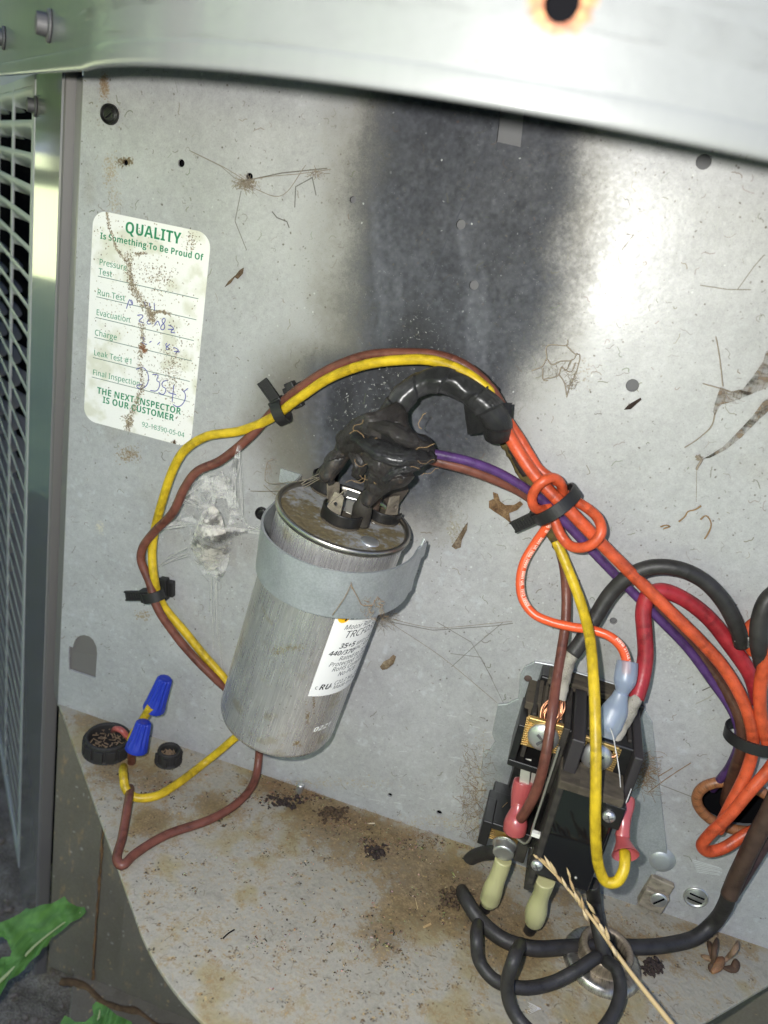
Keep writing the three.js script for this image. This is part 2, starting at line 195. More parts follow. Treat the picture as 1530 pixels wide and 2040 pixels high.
// plain zinc for brackets and small sheet parts, tiling over 80 mm
const zincC = paint(512, 512, (i, j, o) => { const per = (s, q) => { const a = i / 512 * s, b = j / 512 * s; return noise(a + q, b); }; const v = 182 + 24 * (fbm(i * 0.02, j * 0.02, 3) - 0.5) + 22 * (noise(i * 0.4, j * 0.4) - 0.5); o[0] = v - 4; o[1] = v; o[2] = v + 1; });
const zincT = tex(zincC, true, 12.5), zincR = tex(paint(256, 256, (i, j, o) => { o[0] = 255; o[1] = 255 * (0.45 + 0.2 * (fbm(i * 0.05, j * 0.05, 3) - 0.5)); o[2] = 160; }), false, 12.5);
M.zinc = std({ map: zincT, roughnessMap: zincR, metalnessMap: zincR, roughness: 1, metalness: 1 });
const uvXY = g => { const p = g.attributes.position, n = g.attributes.normal, u = g.attributes.uv; for (let i = 0; i < p.count; i++) { const a = Math.abs(n.getX(i)), b = Math.abs(n.getY(i)), c = Math.abs(n.getZ(i)); if (c >= a && c >= b) u.setXY(i, p.getX(i), p.getY(i)); else if (b >= a) u.setXY(i, p.getX(i), p.getZ(i)); else u.setXY(i, p.getZ(i), p.getY(i)); } return g; };

// ---------------------------------------------------------------- the air conditioner's cabinet
const cabinet = thing('air_conditioner_cabinet', 'open corner of a grey steel outdoor cabinet with soot stained panel and louvred side', 'air conditioner', V(-0.02, -0.49, 0));
const wallX0 = -0.2115, wallX1 = 0.1635;
{
  const h = (px, py, r) => { const p = at(px, py); return circ(p.x, p.y, r * MM, 22); };
  const see = [[703, 398, 1.3], [918, 447, 1.75], [944, 568, 1.75], [1260, 768, 2.35], [1402, 322, 2.5], [1222, 1237, 1.5], [361, 325, 1.45], [497, 352, 1.4], [777, 1584, 1.1], [875, 1619, 1.3], [250, 324, 1.1]];
  const dark = see.slice(6).map(([a, b, r]) => h(a, b, r + 3));
  const dee = [[137, 1334], [190, 1352], [193.6, 1301], [192, 1288], [186, 1275], [178, 1268], [168, 1265], [158, 1267], [150, 1274], [146, 1284], [145, 1290], [137, 1287]].map(p => at(...p)).reverse();
  const slot = [[1002, 180], [989, 282], [1037, 293], [1047, 190]].map(p => at(...p));
  const bush = (() => { const c = at(1470, 1600), p = []; for (let k = 0; k < 28; k++) { const a = -k / 28 * 6.2832; p.push({ x: c.x + 0.0165 * Math.cos(a), y: c.y - 0.001 + 0.0115 * Math.sin(a) }); } return p; })();
  const outline = [{ x: wallX0, y: FLOOR }, { x: wallX1, y: FLOOR }, { x: wallX1, y: 0.098 }, { x: wallX0, y: 0.098 }];
  const g = new THREE.ExtrudeGeometry(poly(outline, [...see.map(q => h(...q)), dee, slot, bush]), { depth: 0.0011, bevelEnabled: false }); g.translate(0, 0, -0.0011);
  const u = g.attributes.uv, p = g.attributes.position; for (let i = 0; i < p.count; i++) u.setXY(i, (p.getX(i) * 1000 - WX0) / (WX1 - WX0), (p.getY(i) * 1000 - WY0) / (WY1 - WY0));
  part(cabinet, 'control_panel', g, wallMat, 'zinc coated back panel with a wide black smoke stain');
  const back = new THREE.ExtrudeGeometry(poly([{ x: wallX0 + 0.004, y: FLOOR }, { x: wallX1, y: FLOOR }, { x: wallX1, y: 0.09 }, { x: wallX0 + 0.004, y: 0.09 }], [...dark, bush]), { depth: 0.001, bevelEnabled: false }); back.translate(0, 0, -0.0042);
  part(cabinet, 'inner_panel', back, std({ color: C(0.12, 0.12, 0.122), roughness: 0.7 }));
  part(cabinet, 'inner_box', rbox(-205, 162, -264, 88, -40, -12, 1), M.dark);
  // bent tab behind the D-shaped cut-out
  const t = merge([plate([[130, 1345], [196, 1362], [197, 1302], [140, 1292]].map(p => at(p[0], p[1], -1.9)), 0.6), plate([at(140, 1297, -1.8), at(199, 1307, -1.8), at(202, 1255, -0.9), at(140, 1255, -0.9)], 0.6)]);
  part(cabinet, 'knockout_tab', t, M.taupe);
  for (const q of [[220, 228, 3.9], [522, 1022, 2.9]]) { // plastic plugs
    const c = at(q[0], q[1]), r = q[2], g = merge([lathe([[0, 1.1], [r * 0.62, 1.1], [r * 0.68, 0.6], [r * 0.76, 0.6], [r * 0.82, 1.7], [r * 0.95, 1.5], [r, 0.8], [r, 0]], 28), rbox(-r * 0.5, r * 0.5, 0.8, 1.7, -0.5, 0.5, 0.2).rotateY(0.7)]).rotateX(Math.PI / 2).translate(c.x, c.y, 0);
    part(cabinet, 'panel_plug', g, M.plastic);
  }
  { const c = at(1316, 1712), g = lathe([[0, 2.2], [3, 2.1], [4.6, 1.4], [5.6, 0.5], [6.4, 0.02]], 28).rotateX(Math.PI / 2).translate(c.x, c.y, 0.0002); part(cabinet, 'dimple', g, M.zinc); }
  { // the large slotted screw in its cup
    const c = at(1386, 1786), g = merge([lathe([[5.2, 0.1], [5.2, 0.9], [4.6, 1.1], [4.4, 0.5], [4.2, 0.3], [3.6, 0.9], [0, 1.2]], 28).rotateX(Math.PI / 2)]).translate(c.x, c.y, 0); const s = part(cabinet, 'panel_screw', g, M.steel);
    for (const k of [-1.5, 1.2]) part(s, 'slot', rbox(-3.2, 3.2, k - 0.35, k + 0.35, 0.2, 1.35, 0.1).rotateZ(-0.1).translate(c.x, c.y, 0), M.dark);
  }
}
// shelf: a quarter-round corner, the cabinet's own plan
const FLC = { x: -0.02, z: 0.0066, r: 0.1245 };
function outline(c, r, reach0, reach1, n = 48) { // plan of the rounded corner offset to radius r, from the left leg to the right one
  const p = []; const q = Math.SQRT1_2; p.push([c.x - q * r - q * reach0, c.z + q * r - q * reach0]);
  for (let i = 0; i <= n; i++) { const a = Math.PI * 0.75 - i / n * Math.PI / 2; p.push([c.x + r * Math.cos(a), c.z + r * Math.sin(a)]); }
  p.push([c.x + q * r + q * reach1, c.z + q * r - q * reach1]); return p;
}
const FX0 = -220, FX1 = 185, FZ0 = -5, FZ1 = 140, FW = 1536, FH = 550;
const fcv = (px, py) => { const p = onF(px, py); return [(p.x * 1000 - FX0) / (FX1 - FX0) * FW, (p.z * 1000 - FZ0) / (FZ1 - FZ0) * FH]; };
const dirt = [[600, 1590, 90, 26], [640, 1620, 80, 30], [760, 1660, 60, 26], [690, 1640, 70, 30], [530, 1560, 60, 20], [800, 1690, 70, 24], [900, 1750, 80, 60], [880, 1800, 80, 50], [960, 1800, 60, 60], [760, 1860, 60, 50], [830, 1800, 90, 50], [200, 1440, 70, 30], [230, 1540, 60, 40], [320, 1560, 60, 30], [1050, 1840, 80, 50], [1270, 1880, 90, 30], [1120, 1780, 60, 30], [420, 1600, 60, 30], [300, 1640, 60, 50], [1420, 1870, 80, 20], [1000, 1900, 80, 60], [720, 1700, 200, 60]].map(q => { const [a, b] = fcv(q[0], q[1]), [c] = fcv(q[0] + q[2], q[1]), [, d] = fcv(q[0], q[1] + q[3]); return [a, b, Math.abs(c - a) + 6, Math.abs(d - b) + 10]; });
const floorC = paint(FW, FH, (i, j, o) => {
  let q = 0; for (const [a, b, c, d] of dirt) { const e = ((i - a) / c) ** 2 + ((j - b) / d) ** 2; if (e < 4) q += Math.exp(-e * 1.6) * 0.62; }
  const n1 = fbm(i * 0.014, j * 0.014, 4), n2 = fbm(i * 0.08 + 7, j * 0.08, 3), n3 = noise(i * 0.6, j * 0.6);
  q = clamp(q); const v = 148 + 30 * (n1 - 0.5) + 30 * (n2 - 0.5) + 16 * (n3 - 0.5);
  const f = sstep(0.2, 0.85, 0.24 + q * 0.95 + (n2 - 0.5) * 0.95 + (n3 - 0.5) * 0.55 + (n1 - 0.5) * 0.45), st = sstep(0.55, 0.75, n1 + 0.14 * q);
  let r = v + 6, g = v + 1, b = v - 13; r -= 10 * st; g -= 16 * st; b -= 34 * st;
  const k = 0.75 * f; r += (104 + 46 * (n3 - 0.5) + 50 * (n2 - 0.5) - r) * k; g += (84 + 40 * (n3 - 0.5) + 44 * (n2 - 0.5) - g) * k; b += (54 + 30 * (n3 - 0.5) + 34 * (n2 - 0.5) - b) * k;
  o[0] = r; o[1] = g; o[2] = b;
});
{
  const x = floorC.getContext('2d'); let cx0 = 700, cy0 = 1700, cr0 = 20;
  for (let k = 0; k < 7000; k++) { if (k % 14 === 0) { cx0 = rr(120, 1530); cy0 = rr(1400, 2040); cr0 = rnd() < 0.3 ? 400 : rr(4, 26); } const [X, Y] = fcv(cx0 + (rnd() + rnd() - 1) * cr0, cy0 + (rnd() + rnd() - 1) * cr0 * 0.6); x.fillStyle = ['#3a3026', '#6b5334', '#8f7346', '#2b2622', '#5a4630', '#b79a62'][rnd() * 6 | 0]; x.globalAlpha = rr(0.25, 0.9); x.beginPath(); x.ellipse(X, Y, rr(0.5, 2.2), rr(0.4, 1.5), rnd() * 3, 0, 7); x.fill(); }
  x.globalAlpha = 1; for (let k = 0; k < 700; k++) { let [X, Y] = fcv(rr(120, 1500), rr(1420, 2040)), a = rnd() * 6.3; x.strokeStyle = rnd() < 0.5 ? 'rgba(70,54,34,0.6)' : 'rgba(160,130,80,0.5)'; x.lineWidth = rr(0.5, 1.1); x.beginPath(); x.moveTo(X, Y); for (let m = 0; m < 4; m++) { a += rr(-0.8, 0.8); X += 3 * Math.cos(a); Y += 3 * Math.sin(a); x.lineTo(X, Y); } x.stroke(); }
}
const floorMat = std({ map: tex(floorC, true), roughness: 0.7, metalness: 0, bumpMap: tex(paint(768, 275, (i, j, o) => { o[0] = o[1] = o[2] = 255 * (0.6 * fbm(i * 0.05, j * 0.05, 3) + 0.4 * noise(i * 0.5, j * 0.5)); })), bumpScale: 0.0005 });
const CONDUIT = onF(1197, 1921);
{
  const o = outline(FLC, FLC.r, 0.104, 0.04).map(([x, z]) => ({ x, y: z })); o[0] = { x: wallX0, y: -0.0005 }; o[o.length - 1] = { x: 0.162, y: -0.0005 };
  const bolt = onF(437, 1634), g = new THREE.ExtrudeGeometry(poly(o, [circ(bolt.x, bolt.z, 0.0021), circ(CONDUIT.x, CONDUIT.z, 0.008)]), { depth: 0.001, bevelEnabled: true, bevelSize: 0.0006, bevelThickness: 0.0005, bevelOffset: -0.0006, bevelSegments: 3, curveSegments: 24 });
  g.rotateX(Math.PI / 2).translate(0, FLOOR, 0); const u = g.attributes.uv, p = g.attributes.position; for (let i = 0; i < p.count; i++) u.setXY(i, (p.getX(i) * 1000 - FX0) / (FX1 - FX0), 1 - (p.getZ(i) * 1000 - FZ0) / (FZ1 - FZ0));
  const shelf = part(cabinet, 'shelf', g, floorMat, 'dusty curved bottom shelf littered with brown debris');
  for (const r of [23, 33]) part(shelf, 'knockout_ring', new THREE.TorusGeometry(r * MM, 0.00035, 6, 80, r > 30 ? 4.4 : 6.2).rotateX(Math.PI / 2).translate(CONDUIT.x, FLOOR + 0.0001, CONDUIT.z), floorMat);
}
// lower panel below the shelf, its seam, the pan
const grimyPaint = (() => { const c = paint(512, 512, (i, j, o) => { const n = fbm(i * 0.02, j * 0.01, 4), m = 0.6 * sstep(0.6, 0.85, fbm(i * 0.14 + 9, j * 0.05, 4)) * sstep(0.4, 0.65, n + 0.1), v = 100 + 22 * (n - 0.5) + 10 * (noise(i * 0.5, j * 0.5) - 0.5); o[0] = v + 7 + 50 * m; o[1] = v + 1 + 30 * m; o[2] = v - 11 + 6 * m; }); const x = c.getContext('2d'); for (let k = 0; k < 260; k++) { x.fillStyle = rnd() < 0.5 ? 'rgba(190,160,110,0.5)' : 'rgba(220,220,215,0.35)'; x.beginPath(); x.ellipse(rnd() * 512, rnd() * 512, rr(0.6, 3), rr(0.6, 4), 0, 0, 7); x.fill(); } return tex(c, true, 6); })();
M.lower = std({ map: grimyPaint, roughness: 0.55 });
{
  const sx = at(196, 1760, -4).x * 1000;
  part(cabinet, 'lower_panel', uvXY(clean(rbox(-214, sx - 0.4, -462, -266.6, -8, -4, 0.8))), M.lower, 'grimy painted panel below the shelf');
  part(cabinet, 'lower_panel', uvXY(clean(rbox(sx + 0.4, 190, -462, -266.6, -9, -5, 0.8))), M.lower, 'grimy painted panel below the shelf');
  part(cabinet, 'dirt_line', sweep(curve(Array.from({ length: 26 }, (_, i) => V(sx * MM + rr(-0.0006, 0.0006), -0.29 - i * 0.0067, -0.0047))), (t, a, s) => MM * (0.3 + 1.3 * noise(s * 400, a) * noise(s * 90, 4)), 1, 8), std({ color: C(0.22, 0.13, 0.06), roughness: 1, map: grime }));
  const panGeo = () => { const o = outline(FLC, FLC.r - 0.001, 0.103, 0.04).map(([x, z]) => ({ x, y: z })); o.push({ x: 0.162, y: -0.03 }, { x: -0.2105, y: -0.03 }); return merge([new THREE.ExtrudeGeometry(poly(o), { depth: 0.022, bevelEnabled: true, bevelSize: 0.001, bevelThickness: 0.001, bevelSegments: 2 }).rotateX(Math.PI / 2).translate(0, -0.4595, 0)]); };
  part(cabinet, 'base_pan', uvXY(clean(panGeo())), M.lower);
  part(cabinet, 'pan_dirt', sweep(curve(Array.from({ length: 24 }, (_, i) => V(-0.2 + i * 0.013, -0.4595, -0.001 + rr(0, 0.006)))), (t, a, s) => MM * (1 + 2.4 * noise(s * 160, a * 0.7)), 2, 8), std({ color: C(0.13, 0.085, 0.045), roughness: 1, map: grime }));
}
// corner post: outer face, return flange, inner strip
const Q = Math.SQRT1_2;
const L45 = (c, w, y) => V((w - c) / 2, y, (w + c) / 2);   // point on the plane z - x = c with x + z = w
const PC = 0.2185, GLY0 = -0.468, GLY1 = 0.034;
const leg = (x0, x1, z0, z1, y0, y1, m = 0.5) => { const g = rbox(0, Math.hypot(x1 - x0, z1 - z0), y0, y1, -1, 0, m, 3); return g.rotateY(-Math.atan2(z1 - z0, x1 - x0)).translate(x0 * MM, 0, z0 * MM); };
{
  const post = (() => { const sh = new THREE.Shape(); const a = L45(PC, -0.345, 0), b = L45(PC, -0.2372, 0), P = (p, dx = 0, dz = 0) => [p.x + dx, -(p.z + dz)];
    const pts = [a, b, V(b.x + 0.0008, 0, b.z - 0.0004), V(b.x, 0, b.z - 0.0018), V(a.x + 0.001, 0, a.z - 0.001)];
    pts.forEach((p, i) => i ? sh.lineTo(...P(p)) : sh.moveTo(...P(p))); const g = new THREE.ExtrudeGeometry(sh, { depth: GLY1 - GLY0 + 0.03, bevelEnabled: false }); return g.rotateX(-Math.PI / 2).translate(0, GLY0 - 0.015, 0); })();
  M.post = phy({ color: C(0.15, 0.145, 0.14), roughness: 0.3, clearcoat: 1, clearcoatRoughness: 0.07, bumpMap: tex(paint(128, 128, (i, j, o) => { o[0] = o[1] = o[2] = 255 * fbm(i * 0.1, j * 0.02, 3); }), false, 20), bumpScale: 0.0001 });
  const pm = part(cabinet, 'corner_post', uvXY(clean(post)), M.post, 'glossy grey corner post');
  { const pb = L45(PC, -0.2372, 0), sh2 = new THREE.Shape(); [[0.0009, -0.0004], [0.0017, -0.0005], [0.0052, -0.0038], [0.0058, -0.0048], [0.005, -0.0056], [0.0002, -0.0018]].forEach(([x, z], i) => sh2[i ? 'lineTo' : 'moveTo'](pb.x + x, -(pb.z + z))); part(pm, 'post_flange', uvXY(clean(new THREE.ExtrudeGeometry(sh2, { depth: GLY1 - GLY0 + 0.03, bevelEnabled: false }).rotateX(-Math.PI / 2).translate(0, GLY0 - 0.015, 0))), std({ color: C(0.12, 0.112, 0.105), roughness: 0.5 })); }
  const strip = leg(-221.8, -211.6, -10, 0.2, -266, 30, 0.4); part(cabinet, 'panel_edge', uvXY(clean(strip)), phy({ color: C(0.2, 0.195, 0.18), roughness: 0.35, clearcoat: 0.8, clearcoatRoughness: 0.12 }));
  globalThis.hexBolt = (p, n, name, mat) => { const b = merge([lathe([[0, 0], [4.6, 0], [4.8, 0.5], [4.6, 1.1], [3.4, 1.2]], 24), new THREE.CylinderGeometry(3.2 * MM, 3.4 * MM, 3 * MM, 6).translate(0, 2.6 * MM, 0), lathe([[0, 4.5], [2, 4.4], [2.9, 4.05], [3, 4]], 18)]).applyMatrix4(frameY(p, n, V(0, 1, 0.01))); return part(cabinet, name, b, mat); };
  const bp = onPlane(72, 212, L45(PC, 0, 0), V(-Q, 0, Q)); hexBolt(bp, V(-Q, 0, Q), 'hex_screw', M.steelDark = std({ color: C(0.16, 0.165, 0.18), metalness: 0.5, roughness: 0.62, map: grimeS }));
}
{ // louvred grille behind the post along the same face
  const grille = new THREE.Group(); grille.name = 'louvre_grille'; const w0 = -0.347, pos = L45(PC, w0, 0); grille.position.copy(pos).sub(cabinet.position); cabinet.add(grille); grille.updateWorldMatrix(true, false);
  M.grille = phy({ color: C(0.38, 0.38, 0.37), roughness: 0.5 });
  // t runs back along the face in mm, s outwards
  const G = (t, y, s = 0) => V(pos.x + (-t * Q - s * Q) * MM, y * MM, pos.z + (-t * Q + s * Q) * MM);
  const bar = (t0, t1, y0, y1, s0, s1) => rbox(t0, t1, y0, y1, -s1, -s0, 0.5).applyMatrix4(basis(V(pos.x, 0, pos.z), V(-Q, 0, -Q), V(0, 1, 0), V(Q, 0, -Q)));
  const cols = [[10, 88], [95, 173], [180, 258]], pitch = 15.2, y0 = GLY0 * 1000 + 10, rows = 32;
  part(grille, 'frame', merge([bar(0, 9, y0 - 12, 34, -1, 0.4), bar(0, 300, y0 - 12, y0 - 2, -1.1, 0.3), bar(0, 300, 29, 34, -1.1, 0.3)]), M.grille);
  for (const c of cols) part(grille, 'rib', bar(c[1] + 1, c[1] + 6, y0 - 4, 32, -0.9, 0.6), M.grille);
  const slat = (c, y) => { const nu = 26, nv = 6, g = new THREE.PlaneGeometry(1, 1, nu, nv), p = g.attributes.position; for (let i = 0; i < p.count; i++) { const u = p.getX(i) + 0.5, v = p.getY(i) + 0.5, e = Math.pow(Math.max(0, 1 - Math.pow(Math.abs(2 * u - 1), 3.2)), 0.6); const q = G(c[0] - 2 + u * (c[1] - c[0] + 4), y + pitch * (1.02 - v * (0.5 + 0.08 * e)), 0.4 - e * (1 - Math.cos(v * 1.4)) * 12 + 1.6 * e * Math.sin(v * 3.14)); p.setXYZ(i, q.x, q.y, q.z); } g.computeVertexNormals(); return g; };
  cols.forEach((c, ci) => { const proto = slat(c, y0); for (let k = 0; k < rows; k++) { if (ci === 2 && k % 1) continue; const g = proto.clone().translate(0, k * pitch * MM, 0); part(grille, 'slat', g, M.grille); } });
  part(cabinet, 'coil', bar(-6, 420, GLY0 * 1000, 33, -40, -14), M.dark);
}
// top cover: its lip hangs over the corner; rusty screw hole
{
  const c = { x: -0.03, z: 0 }, r = 0.15, reach = 0.26, path = outline(c, r, reach, 0.2, 64), S = [0]; for (let i = 1; i < path.length; i++) S.push(S[i - 1] + Math.hypot(path[i][0] - path[i - 1][0], path[i][1] - path[i - 1][1]));
  const lip = x => 0.0211 + Math.max(0, -0.14 - x) * 0.05, total = S[S.length - 1];
  const on = s => { if (s <= reach) { const k = reach - s; return [c.x - Q * r - Q * k, c.z + Q * r - Q * k, -Q, Q]; } const a = (s - reach) / r; if (a <= Math.PI / 2) { const t = Math.PI * 0.75 - a; return [c.x + r * Math.cos(t), c.z + r * Math.sin(t), Math.cos(t), Math.sin(t)]; } const k = s - reach - r * Math.PI / 2; return [c.x + Q * r + Q * k, c.z + Q * r - Q * k, Q, Q]; };
  const find = (px, py) => { const d = ray(px, py); let best = null, bd = 1e9; for (let s = 0; s < total; s += 0.0005) { const [x, z] = on(s), t = Math.hypot(x, z - 0.3) / Math.hypot(d.x, d.z), e = Math.abs(x - d.x * t) + Math.abs(z - 0.3 - d.z * t); if (e < bd) { bd = e; best = [s, d.y * t]; } } return best; };
  const [hs, hy] = find(1117, 6), HR = 0.0030, TOP = 0.105;
  // unrolled face (s, y) with a real hole, cut fine and bent round the corner
  const sh = poly([{ x: 0, y: 0.0262 }, { x: total, y: 0.0262 }, { x: total, y: TOP }, { x: 0, y: TOP }], [circ(hs, hy, HR, 30)]);
  let g = new TessellateModifier(0.006, 9).modify(new THREE.ShapeGeometry(sh)); const p = g.attributes.position, uv = new Float32Array(p.count * 2), nn = new Float32Array(p.count * 3);
  for (let i = 0; i < p.count; i++) { const s = p.getX(i), y = p.getY(i), [x, z, nx, nz] = on(s), k = y - 0.0262; p.setXYZ(i, x, lip(x) + 0.0051 + k, z); uv[i * 2] = s / total; uv[i * 2 + 1] = (y - 0.02) / 0.09; nn.set([nx, 0, nz], i * 3); }
  g.setAttribute('uv', new THREE.BufferAttribute(uv, 2)); g.setAttribute('normal', new THREE.BufferAttribute(nn, 3));
  // rolled lip along the bottom
  const n = 220, prof = [[0, 5.1], [0.22, 4.5], [0.25, 3], [0.25, 1.4], [0.1, 0.5], [-0.35, 0.05], [-1.2, 0.1], [-1.6, 1], [-1.4, 6]], lp = [], li = [], lu = [];
  for (let i = 0; i <= n; i++) { const s = i / n * total, [x, z, nx, nz] = on(s); prof.forEach(([o, h]) => { lp.push(x + nx * o * MM, lip(x) + h * MM, z + nz * o * MM); lu.push(s / total, 0); }); }
  for (let i = 0; i < n; i++) for (let j = 0; j < prof.length - 1; j++) { const a = i * prof.length + j, b = a + prof.length; li.push(a, b, a + 1, b, b + 1, a + 1); }
  let lg = new THREE.BufferGeometry(); lg.setAttribute('position', new THREE.Float32BufferAttribute(lp, 3)); lg.setAttribute('uv', new THREE.Float32BufferAttribute(lu, 2)); lg.setIndex(li); lg.computeVertexNormals();
  const coverC = (() => { const w = 2048, h = 340, k = canvas(w, h), x = k.getContext('2d'); x.drawImage(paint(w, h, (i, j, o) => { const v = 106 + 6 * (fbm(i * 0.02, j * 0.02, 3) - 0.5) + 4 * (noise(i * 0.6, j * 0.6) - 0.5); o[0] = v; o[1] = v + 2; o[2] = v + 1; }), 0, 0);
    const X = hs / total * w, Y = h - (hy - 0.02) / 0.09 * h, R = HR / total * w; for (let q = 0; q < 520; q++) { const a = rnd() * 6.3, e = R * (1 + Math.abs(rnd() + rnd() - 1) * 0.85); x.fillStyle = ['#8a4a24', '#a5622f', '#c08a55', '#6e3a1e'][rnd() * 4 | 0]; x.globalAlpha = rr(0.15, 0.5); x.beginPath(); x.ellipse(X + e * Math.cos(a), Y + e * Math.sin(a) * 1.05, rr(1, 3.4), rr(1, 3), 0, 0, 7); x.fill(); }
    for (let q = 0; q < 150; q++) { x.fillStyle = '#6d665c'; x.globalAlpha = rr(0.1, 0.5); x.beginPath(); x.ellipse(rnd() * w, rnd() * h, rr(0.5, 1.8), rr(0.5, 1.5), 0, 0, 7); x.fill(); } x.globalAlpha = 1;
    const f = find(950, 123); x.fillStyle = '#6a6258'; x.globalAlpha = 0.6; x.beginPath(); x.arc(f[0] / total * w, h - (f[1] - 0.02) / 0.09 * h, 2.4, 0, 7); x.fill(); return tex(k, true); })();
  const coverM = phy({ map: coverC, roughness: 0.42, clearcoat: 0.7, clearcoatRoughness: 0.12, bumpMap: tex(paint(256, 128, (i, j, o) => { o[0] = o[1] = o[2] = 255 * fbm(i * 0.2, j * 0.05, 3); }), false, 6), bumpScale: 0.00004 });
  const face = part(cabinet, 'top_cover', merge([g, lg]), coverM, 'pale grey rounded top cover with a rusty screw hole');
  const plan = new THREE.ExtrudeGeometry(poly([...outline(c, r - 0.001, reach, 0.2, 40).map(([x, z]) => ({ x, y: z })), { x: 0.12, y: -0.2 }, { x: -0.2, y: -0.25 }]), { depth: 0.002, bevelEnabled: false }).rotateX(Math.PI / 2).translate(0, TOP + 0.003, 0);
  part(cabinet, 'cover_top', plan, phy({ color: C(0.4, 0.4, 0.39), roughness: 0.4 }));
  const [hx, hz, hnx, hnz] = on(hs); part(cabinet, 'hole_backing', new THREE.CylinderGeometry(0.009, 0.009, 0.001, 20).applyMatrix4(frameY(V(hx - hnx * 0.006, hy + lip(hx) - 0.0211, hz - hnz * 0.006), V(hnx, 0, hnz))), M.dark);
  for (const q of [[100, 52], [9, 76]]) { const [s, y] = find(...q), [x, z, nx, nz] = on(s); hexBolt(V(x, y, z), V(nx, 0, nz), 'hex_screw', M.steelDark); }
}
// ---------------------------------------------------------------- capacitor, its strap, its label
const CT = V(-0.06884, -0.10629, 0.03195), CU = V(0.1503057, 0.98732897, 0.0508891).normalize(), CR = 25.3, CL = 104.5;
const capF = frameY(CT, CU), capX = new THREE.Vector3().setFromMatrixColumn(capF, 0), capZ = new THREE.Vector3().setFromMatrixColumn(capF, 2);
const lid = (px, py, h = 0) => onPlane(px, py, CT.clone().addScaledVector(CU, (h - 1.4) * MM), CU);   // h mm above the sunken lid
